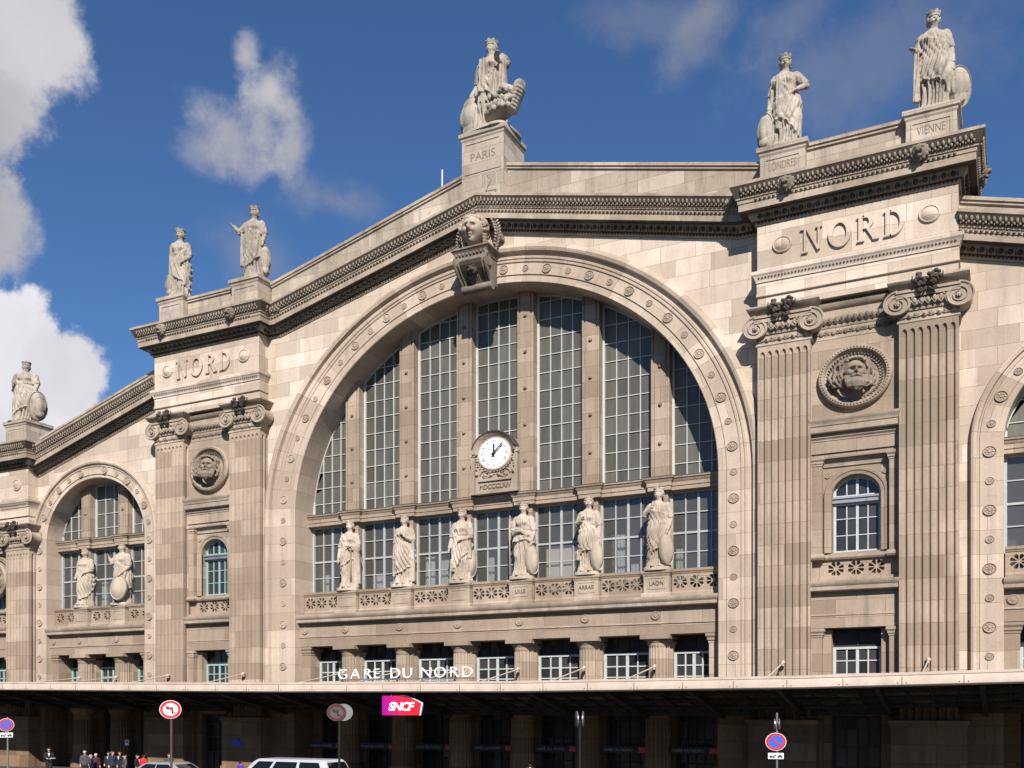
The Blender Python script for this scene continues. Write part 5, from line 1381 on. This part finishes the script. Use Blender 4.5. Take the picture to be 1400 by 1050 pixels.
statue('stone statue turned sideways behind a big oval shield on the end pedestal, far left',(-36.55,.35,23.85),4.3,R(34),
  dict(slim=1.0,look=-.6,hem=(.12,.10,-1.2),top=(.68,.10,2.2),diag=1.9,swag=1,A=[(-.165,.02,.64),(-.19,.06,.60)],B=[(.165,-.03,.62),(.16,-.10,.50)],knee=-1,wide=1.02,falls=[(-.13,.0,.40,.03,.12)]),'statue2',G3,16,base=(.44,.34,.015),shield=(.20,-.12,.245,.27,.49,R(38),0))

# ------------------------------------------------------------------ people
def person(label,x,y,facing,jacket,trousers,hair,bald=False,armL=None,armR=None,hold=None,h=1.72,seed=0,skirt=False):
    t=thing('person',label,'person',(x,y,0),'people waiting by the station entrance'); H=h*K
    T=Matrix.Translation((x,y,0))@Matrix.Rotation(facing,4,'Z')
    def S(p): return (p[0]*h,p[1]*h,p[2]*H)
    aL=armL or [(-.135,.0,.62),(-.14,-.03,.47)]; aR=armR or [(.135,.0,.62),(.14,-.03,.47)]
    mb=MB(); random.seed(seed)
    mb.tube([S((0,.0,.80)),S((0,0,.84)),S((0,-.01,.88))],[.05*h,.036*h,.036*h],10)
    head(mb,S((0,-.012,.93)),.066*h,hair='none',lumps=2 if bald else 0)
    mb.tube([S((0,0,.48)),S((0,0,.60)),S((0,0,.74)),S((0,0,.82))],[.06*h,.06*h,.065*h,.04*h],12)
    for e,a in ((-1,aL),(1,aR)):
        mb.tube([S((e*.10,0,.79)),S(a[0]),S(a[1])],[.034*h,.028*h,.020*h],8); hand(mb,S(a[1]),Vector(S(a[1]))-Vector(S(a[0])),.10*h,-e,.5)
        mb.tube([S((e*.05,0,.5)),S((e*.052,-.01,.27)),S((e*.055,.01,.04))],[.06*h,.042*h,.028*h],9); mb.ell(S((e*.057,-.04,.018)),(.026*h,.07*h,.018*H),8,5)
    me=remesh(mb,.014,1); me.transform(T); me.materials.append(M['skin']); link('body',me,t)
    mb=MB()
    n=20
    mb.rings([[S((rx*cos(2*PI*k/n)*1.0,ry*sin(2*PI*k/n),z)) for k in range(n)] for z,rx,ry in ((.44,.112,.09),(.52,.108,.085),(.62,.105,.08),(.72,.125,.088),(.785,.125,.075),(.825,.07,.055),(.845,.052,.05))])
    for e,a in ((-1,aL),(1,aR)):
        m1=Vector(a[0])*.35+Vector(a[1])*.65
        mb.tube([S((e*.105,0,.785)),S(a[0]),S(m1),S(Vector(a[0])*.12+Vector(a[1])*.88)],[.052*h,.044*h,.036*h,.034*h],10); mb.ell(S((e*.105,0,.785)),(.05*h,.05*h,.045*H),9,6)
    me=remesh(mb,.016,1); me.transform(T); me.materials.append(cloth(*jacket)); link('jacket',me,t)
    mb=MB()
    for e in (-1,1): mb.tube([S((e*.045,0,.50)),S((e*.05,-.005,.28)),S((e*.055,.01,.03))],[.075*h,.056*h,.045*h],10)
    mb.ell(S((0,0,.48)),(.11*h,.088*h,.07*H),12,7)
    me=remesh(mb,.016,1); me.transform(T); me.materials.append(cloth(*trousers)); link('trousers',me,t)
    if not bald:
        mb=MB(); mb.ell(S((0,-.002,.964)),(.061*h,.070*h,.046*H),14,8); mb.ell(S((0,.032,.93)),(.058*h,.050*h,.060*H),12,7); me=remesh(mb,.012,1); me.transform(T); me.materials.append(cloth(*hair)); link('hair',me,t)
    if hold:
        mb=MB(); w=Vector(S(aR[1])); mb.box(w.x-.02,w.x+.24,w.y-.20,w.y+.0,w.z+.0,w.z+.018); o=mb.build('paper',M['signwhite'],t); o.data.transform(T)
    if jacket[0]=='black_suit':
        mb=MB(); mb.prism([(-.03*h,.80*H),(0,.66*H),(.03*h,.80*H)],-.107*h,-.085*h); o=mb.build('shirt',M['signwhite'],t); o.data.transform(T)
BK=('black_suit',(.012,.012,.014)); NV=('navy_jacket',(.02,.025,.05)); GR=('grey_jacket',(.06,.06,.07)); PL=('plum_jacket',(.05,.02,.035)); RD=('red_jacket',(.55,.02,.03)); PU=('purple_jacket',(.08,.04,.32)); DK=('dark_trousers',(.015,.015,.018)); HB=('brown_hair',(.04,.022,.012)); HG=('grey_hair',(.42,.40,.38)); HD=('black_hair',(.01,.009,.008))
person('man in a black suit and white shirt reading an open paper at the far left',-27.17,-5.2,R(50),BK,DK,HB,armL=[(-.13,-.03,.62),(-.06,-.16,.60)],armR=[(.13,-.03,.62),(.07,-.17,.60)],hold=1,seed=1,h=1.78)
person('white haired person in a dark jacket, leftmost of the waiting group',-23.59,-5.6,R(40),GR,DK,HG,seed=2,h=1.66)
person('person in a plum jacket bending slightly, second in the waiting group',-22.32,-5.9,R(65),PL,DK,HG,seed=3,h=1.52)
person('man in a navy jacket facing right in the middle of the waiting group',-20.62,-6.2,R(75),NV,DK,HB,seed=4,h=1.74)
person('dark haired person in black standing behind the man in navy',-21.61,-4.8,R(20),BK,DK,HD,seed=5,h=1.64)
person('short person in grey with pale collar at the right end of the waiting group',-19.3,-6.5,R(-30),GR,DK,HB,seed=6,h=1.54)
person('person in a bright red jacket seen from behind beside the waiting group',-18.97,-5.5,R(190),RD,DK,HD,seed=7,h=1.52)
person('person in grey passing behind the silver hatchback, right of the red jacket',-17.5,-5.0,R(60),GR,DK,HB,seed=8,h=1.60)
person('person in a purple jacket just left of the white van',-11.81,-5.5,R(180),PU,DK,HD,seed=9,h=1.30)
person('person in a dark coat behind the plum jacket in the waiting group',-23.0,-4.4,R(30),BK,DK,HB,seed=21,h=1.56)
person('balding man in a dark jacket between the plum and navy jackets',-21.9,-6.6,R(-50),NV,DK,HG,bald=True,seed=22,h=1.50)
person('person in black bending low at the right of the waiting group',-20.0,-5.0,R(110),BK,DK,HD,seed=23,h=1.46)
person('dark figure standing in the doorway left of the middle column',3.45,-1.5,R(20),BK,DK,HB,seed=10,h=1.40)

# ------------------------------------------------------------------ vehicles
def vehicle(name,label,cat,x0,y,L,hw,belt,roof,gx,paint,boxy):
    """nose to -X at x0; gx = four stations (base front, roof front, roof back, base back) as fractions of length"""
    t=thing(name,label,cat,(x0+L/2,y,0))
    def X(f): return x0+f*L
    g0,g1,g2,g3=gx
    prof=[(0,.28),(0.0,.55),(.02,.70),(g0*.55,belt-.16),(g0,belt),(g3,belt),(.985,belt-.06),(1,.62),(1,.3),(.93,.24),(.07,.24)]
    prof=[(f,z*(1 if z>.3 else 1)) for f,z in prof]
    mb=MB(); rs=[]
    for yy,s in ((-hw,.90),(-hw+.03,.97),(-hw+.14,1.0),(hw-.14,1.0),(hw-.03,.97),(hw,.90)):
        rs.append([(X(.5+(f-.5)*(.985 if abs(yy)==hw else 1)),y+yy,.62+(z-.62)*s) for f,z in prof])
    mb.rings(rs,flip=True); body=mb.build('body',M[paint],t,auto=35)
    # greenhouse
    def sect(z,a,b,w,n=6):
        c=.16; pts=[]
        for (cx,cy,a0) in ((X(b)-c,w-c,0),(X(a)+c,w-c,PI/2),(X(a)+c,-w+c,PI),(X(b)-c,-w+c,1.5*PI)):
            for k in range(n+1): pts.append((cx+c*cos(a0+PI/2*k/n),y+cy+c*sin(a0+PI/2*k/n),z))
        return pts
    hb=belt-.02; hr=roof
    lv=[]
    for t_ in (0,.5,.80,.92,.98,1.0):
        e=t_**1.25
        sh=0 if t_<=.8 else (t_-.8)/.2
        lv.append(sect(hb+(hr-hb)*t_,g0+(g1-g0)*e+.010*sh**2,g3+(g2-g3)*e-.010*sh**2,(hw-.05)*(1-.15*e)-.10*sh**2))
    mb=MB(); mb.rings(lv); roofo=mb.build('cabin',M[paint],t,auto=50)
    # glass panels a few millimetres proud of the pillars
    def pt(t_,f,side):
        e=t_**1.25; a=g0+(g1-g0)*e; b=g3+(g2-g3)*e
        return (X(a+(b-a)*f),y+side*((hw-.05)*(1-.15*e)+.006),hb+(hr-hb)*t_)
    ps=[(.07,.30),(.335,.63),(.665,.94)] if boxy else [(.10,.47),(.50,.90)]
    for side in (-1,1):
        for (fa,fb) in ps:
            g=MB(); ts=(.06,.3,.6,.82)
            g.rings([[pt(q,fa+(.02 if fa<.11 else 0)*q,side),pt(q,fb-(.02 if fb>.88 else 0)*q,side)] for q in ts],closed=False,cap0=False,cap1=False); g.build('side_window',M['carglass'],t)
    for front in (1,0):
        g=MB(); ts=(.06,.3,.6,.82); rows=[]
        for q in ts:
            e=q**1.25; f=(g0+(g1-g0)*e) if front else (g3+(g2-g3)*e); w=(hw-.05)*(1-.15*e)-.18; dx=-.008 if front else .008
            rows.append([(X(f)+dx,y-w,hb+(hr-hb)*q),(X(f)+dx,y+w,hb+(hr-hb)*q)])
        g.rings(rows,closed=False,cap0=False,cap1=False); g.build('windscreen' if front else 'rear_window',M['carglass'],t)
    for f in (.18,.80):
        for s in (-1,1):
            w=MB(); r=.32; n=28
            w.rings([[(X(f)+rr*cos(2*PI*k/n),y+s*(hw-yy),r*K+rr*K*sin(2*PI*k/n)) for k in range(n)] for rr,yy in ((.2,.2),(r,.2),(r,.02),(r*.93,0),(.21,.0),(.20,.02))]); o=w.build('wheel',M['tyre'],t,auto=40)
            w=MB(); w.rings([[(X(f)+rr*cos(2*PI*k/n),y+s*(hw-yy),r*K+rr*K*sin(2*PI*k/n)) for k in range(n)] for rr,yy in ((.2,.03),(.19,.0),(.06,-.01),(.01,-.012))]); w.build('rim',M['signback'],o,auto=40)
    for s in (-1,1):
        m=MB(); m.box(X(.0)-.01,X(.03),y+s*(hw-.42)-.16,y+s*(hw-.42)+.16,.52,.66); m.build('headlight',M['signwhite'],t)
        m=MB(); m.box(X(.985),X(1.0)+.01,y+s*(hw-.22)-.1,y+s*(hw-.22)+.1,.62,.86); m.build('tail_light',M['red'],t)
        m=MB(); m.ell((X(g0+.05),y+s*(hw+.10),belt+.06),(.06,.11,.08),10,6); m.build('wing_mirror',M[paint],t,smooth=True)
    return t
vehicle('white_van','silvery white passenger van with dark windows parked below the raised letters','van',-6.45,-11.0,5.3,.96,1.12,1.70,(.10,.22,.93,.985),'whitecar',True)
vehicle('silver_car','silver hatchback with dark windows, parked left of the white van','car',-14.9,-10.4,4.6,.86,.86,1.33,(.26,.46,.80,.97),'silver',False)

# ------------------------------------------------------------------ ground
mb=MB(); mb.add([(-900,-900,-.14),(900,-900,-.14),(900,900,-.14),(-900,900,-.14)],[(0,1,2,3)]); mb.build('ground',M['asphalt'],None,kind='structure')
mb=MB(); mb.box(-80,60,-60,-16.5,-.136,-.004); 
o=mb.build('road_surface',M['asphalt'],None,kind='structure'); 
mb=MB(); mb.box(-80,60,-16.5,4,-.13,0.0); mb.build('forecourt_paving',M['paving'],None,kind='structure')

# ------------------------------------------------------------------ the far side of the square, behind the photographer (it closes the sky and shows in the glazing)
for i,(x0,w,h,lab) in enumerate(((-95,34,15.5,'cream six storey corner apartment block facing the station'),(-60,30,17,'pale stone apartment block with zinc mansard facing the station'),(-29,33,16,'greyish apartment block with red shop front facing the station'),(5,36,17,'pale apartment block with balconies facing the station'),(42,40,15.5,'plain stone hotel block facing the station'))):
    t=thing('apartment_block',lab,'building',(x0+w/2,-86,0),'apartment blocks across the square')
    mb=MB(); mb.box(x0,x0+w,-96,-84,0,h); mb.mould([(x0+w,-84,h-.4),(x0,-84,h-.4)],[(0,0),(.3,.1),(.4,.4),(0,.42)]); mb.build('wall',M['smooth'],t)
    mb=MB(); mb.rings([[(x0,-96,h+.03),(x0+w,-96,h+.03),(x0+w,-84,h+.03),(x0,-84,h+.03)],[(x0,-94.5,h+3),(x0+w,-94.5,h+3),(x0+w,-85.5,h+3),(x0,-85.5,h+3)]]); mb.build('roof',M['zinc'],t)
    n=int(w/2.6); mb=MB()
    for r in range(5):
        for k in range(n):
            xx=x0+(k+.5)*w/n; zz=3.6+r*2.5; mb.box(xx-.55,xx+.55,-84.05,-83.98,zz,zz+1.75)
    mb.build('windows',M['dglass'],t)
    mb=MB(); mb.box(x0+.5,x0+w-.5,-84.1,-83.6,.2,2.9); mb.build('shop_front',M['red'] if i==2 else M['iron'],t)

# ------------------------------------------------------------------ sun, sky and clouds
SUN=Vector((.9,-1.6,1.3)).normalized()
sd=bpy.data.lights.new('sun','SUN'); sd.energy=5.0; sd.angle=R(.53); sd.color=(1,.94,.86)
so=bpy.data.objects.new('sun',sd); COL.objects.link(so); so.rotation_euler=(-SUN).to_track_quat('-Z','Y').to_euler()
wd=bpy.data.worlds.new('World'); scene.world=wd; wd.use_nodes=True
nt=wd.node_tree; L=nt.links; bg=nt.nodes['Background']
sky=N(nt,'ShaderNodeTexSky'); sky.sky_type='NISHITA'; sky.sun_disc=False
sky.sun_elevation=math.asin(SUN.z); sky.sun_rotation=math.atan2(SUN.x,SUN.y); sky.air_density=1.0; sky.dust_density=.35; sky.ozone_density=1.6; sky.altitude=60
tc=N(nt,'ShaderNodeTexCoord'); sep=N(nt,'ShaderNodeSeparateXYZ'); L.new(tc.outputs['Generated'],sep.inputs[0])
def mth(op,a,b=None,c=None):
    n=N(nt,'ShaderNodeMath',operation=op)
    for i,v in enumerate((a,b,c)):
        if v is None: continue
        if hasattr(v,'links'): L.new(v,n.inputs[i])
        else: n.inputs[i].default_value=v
    return n.outputs[0]
neg=mth('MULTIPLY',sep.outputs[0],-1.); az=mth('ARCTAN2',neg,sep.outputs[1]); el=mth('ARCSINE',sep.outputs[2])
n1=noise(nt,tc.outputs['Generated'],6.5,12,.62); n2=noise(nt,tc.outputs['Generated'],21,10,.66)
fb=mth('ADD',mth('MULTIPLY',mth('SUBTRACT',n1,.5),1.7),mth('MULTIPLY',mth('SUBTRACT',n2,.5),.65))
# clouds by bearing: azimuth left of north, elevation, half sizes, tilt, weight, brightness, wispiness
def add_clouds(items,base):
    out=base
    for (a0,e0,wa,wb,tilt,k,bright,wisp) in items:
        dx=mth('SUBTRACT',az,R(a0)); dy=mth('SUBTRACT',el,R(e0)); c,s_=cos(R(tilt)),sin(R(tilt))
        u=mth('MULTIPLY',mth('ADD',mth('MULTIPLY',dx,c),mth('MULTIPLY',dy,s_)),1/R(wa)); v=mth('MULTIPLY',mth('SUBTRACT',mth('MULTIPLY',dy,c),mth('MULTIPLY',dx,s_)),1/R(wb))
        d=mth('SQRT',mth('ADD',mth('MULTIPLY',u,u),mth('MULTIPLY',v,v)))
        f=mth('ADD',mth('SUBTRACT',1.0,d),mth('MULTIPLY',fb,1.25+.9*wisp))
        n=N(nt,'ShaderNodeMapRange'); n.interpolation_type='SMOOTHSTEP'; L.new(f,n.inputs[0]); n.inputs[1].default_value=-.02-.38*wisp; n.inputs[2].default_value=.17+.72*wisp; n.inputs[4].default_value=min(1,k)
        sh=mth('MULTIPLY',mth('ADD',mth('MULTIPLY',fb,.20),.93),1.0)      # brighter and greyer puffs
        col=N(nt,'ShaderNodeCombineColor')
        for i,cc in enumerate((.97,.95,1.02)): L.new(mth('MULTIPLY',sh,cc*bright*CB),col.inputs[i])
        out=mixrgb(nt,n.outputs[0],out,col.outputs[0])
    return out
CB=11.2; STR=.060
items=[(54.6,29.6,2.9,5.2,0,1.0,.62,.22),(53.6,32.0,3.7,3.0,0,1.0,.72,.22),(54.9,24.4,2.2,3.4,0,.9,.56,.3),(54.9,26.8,2.3,2.6,0,.95,.58,.25),
       (53.5,13.6,6.2,2.4,0,1.,.80,.12),(56.5,19.2,2.,2.,0,.9,.85,.25),(53.2,17.0,4.0,3.3,0,1.,.92,.06),(50.6,17.4,2.2,2.2,0,1.,.86,.08),
(41.6,32.4,1.5,1.5,-40,.85,.66,.5),(40.3,31.2,2.4,2.0,-35,.95,.68,.55),(44.0,28.2,1.8,1.2,20,.5,.52,.7),(42.3,29.0,3.0,1.8,25,.75,.57,.6),(39.2,29.2,1.6,2.9,0,.78,.60,.6),(40.8,29.6,2.0,1.6,0,.7,.60,.5),(38.0,27.0,2.4,1.7,0,.42,.48,.8),(35.9,26.6,2.0,1.2,0,.28,.42,.8),(41.5,23.6,2.6,2.2,0,.30,.42,.8),
       (16.2,33.6,2.4,1.3,-35,.38,.44,.8),(4.7,31.6,7.5,2.6,0,.26,.42,.9),(18.5,34.6,5.0,1.2,0,.26,.42,.9),(10.5,33.9,3.2,1.0,-15,.25,.42,.9)]
skyc=mixrgb(nt,1.0,sky.outputs[0],(.60,.89,1.24),'MULTIPLY')
L.new(add_clouds(items,skyc),bg.inputs[0]); bg.inputs[1].default_value=STR

# ------------------------------------------------------------------ camera
cd_=bpy.data.cameras.new('camera'); cam=bpy.data.objects.new('camera',cd_); COL.objects.link(cam)
cam.location=(25.05,-46.5,3.9); cam.rotation_euler=(PI/2,0,R(26.7))
cd_.sensor_width=36; cd_.lens=1360/1400*36; cd_.shift_y=445/1400; cd_.clip_end=3000
scene.camera=cam
vs=scene.view_settings; scene.display_settings.display_device='sRGB'; vs.view_transform='Standard'; vs.look='None'; vs.exposure=.50; vs.gamma=1
scene.render.engine='CYCLES'; scene.cycles.max_bounces=6; scene.cycles.transparent_max_bounces=8
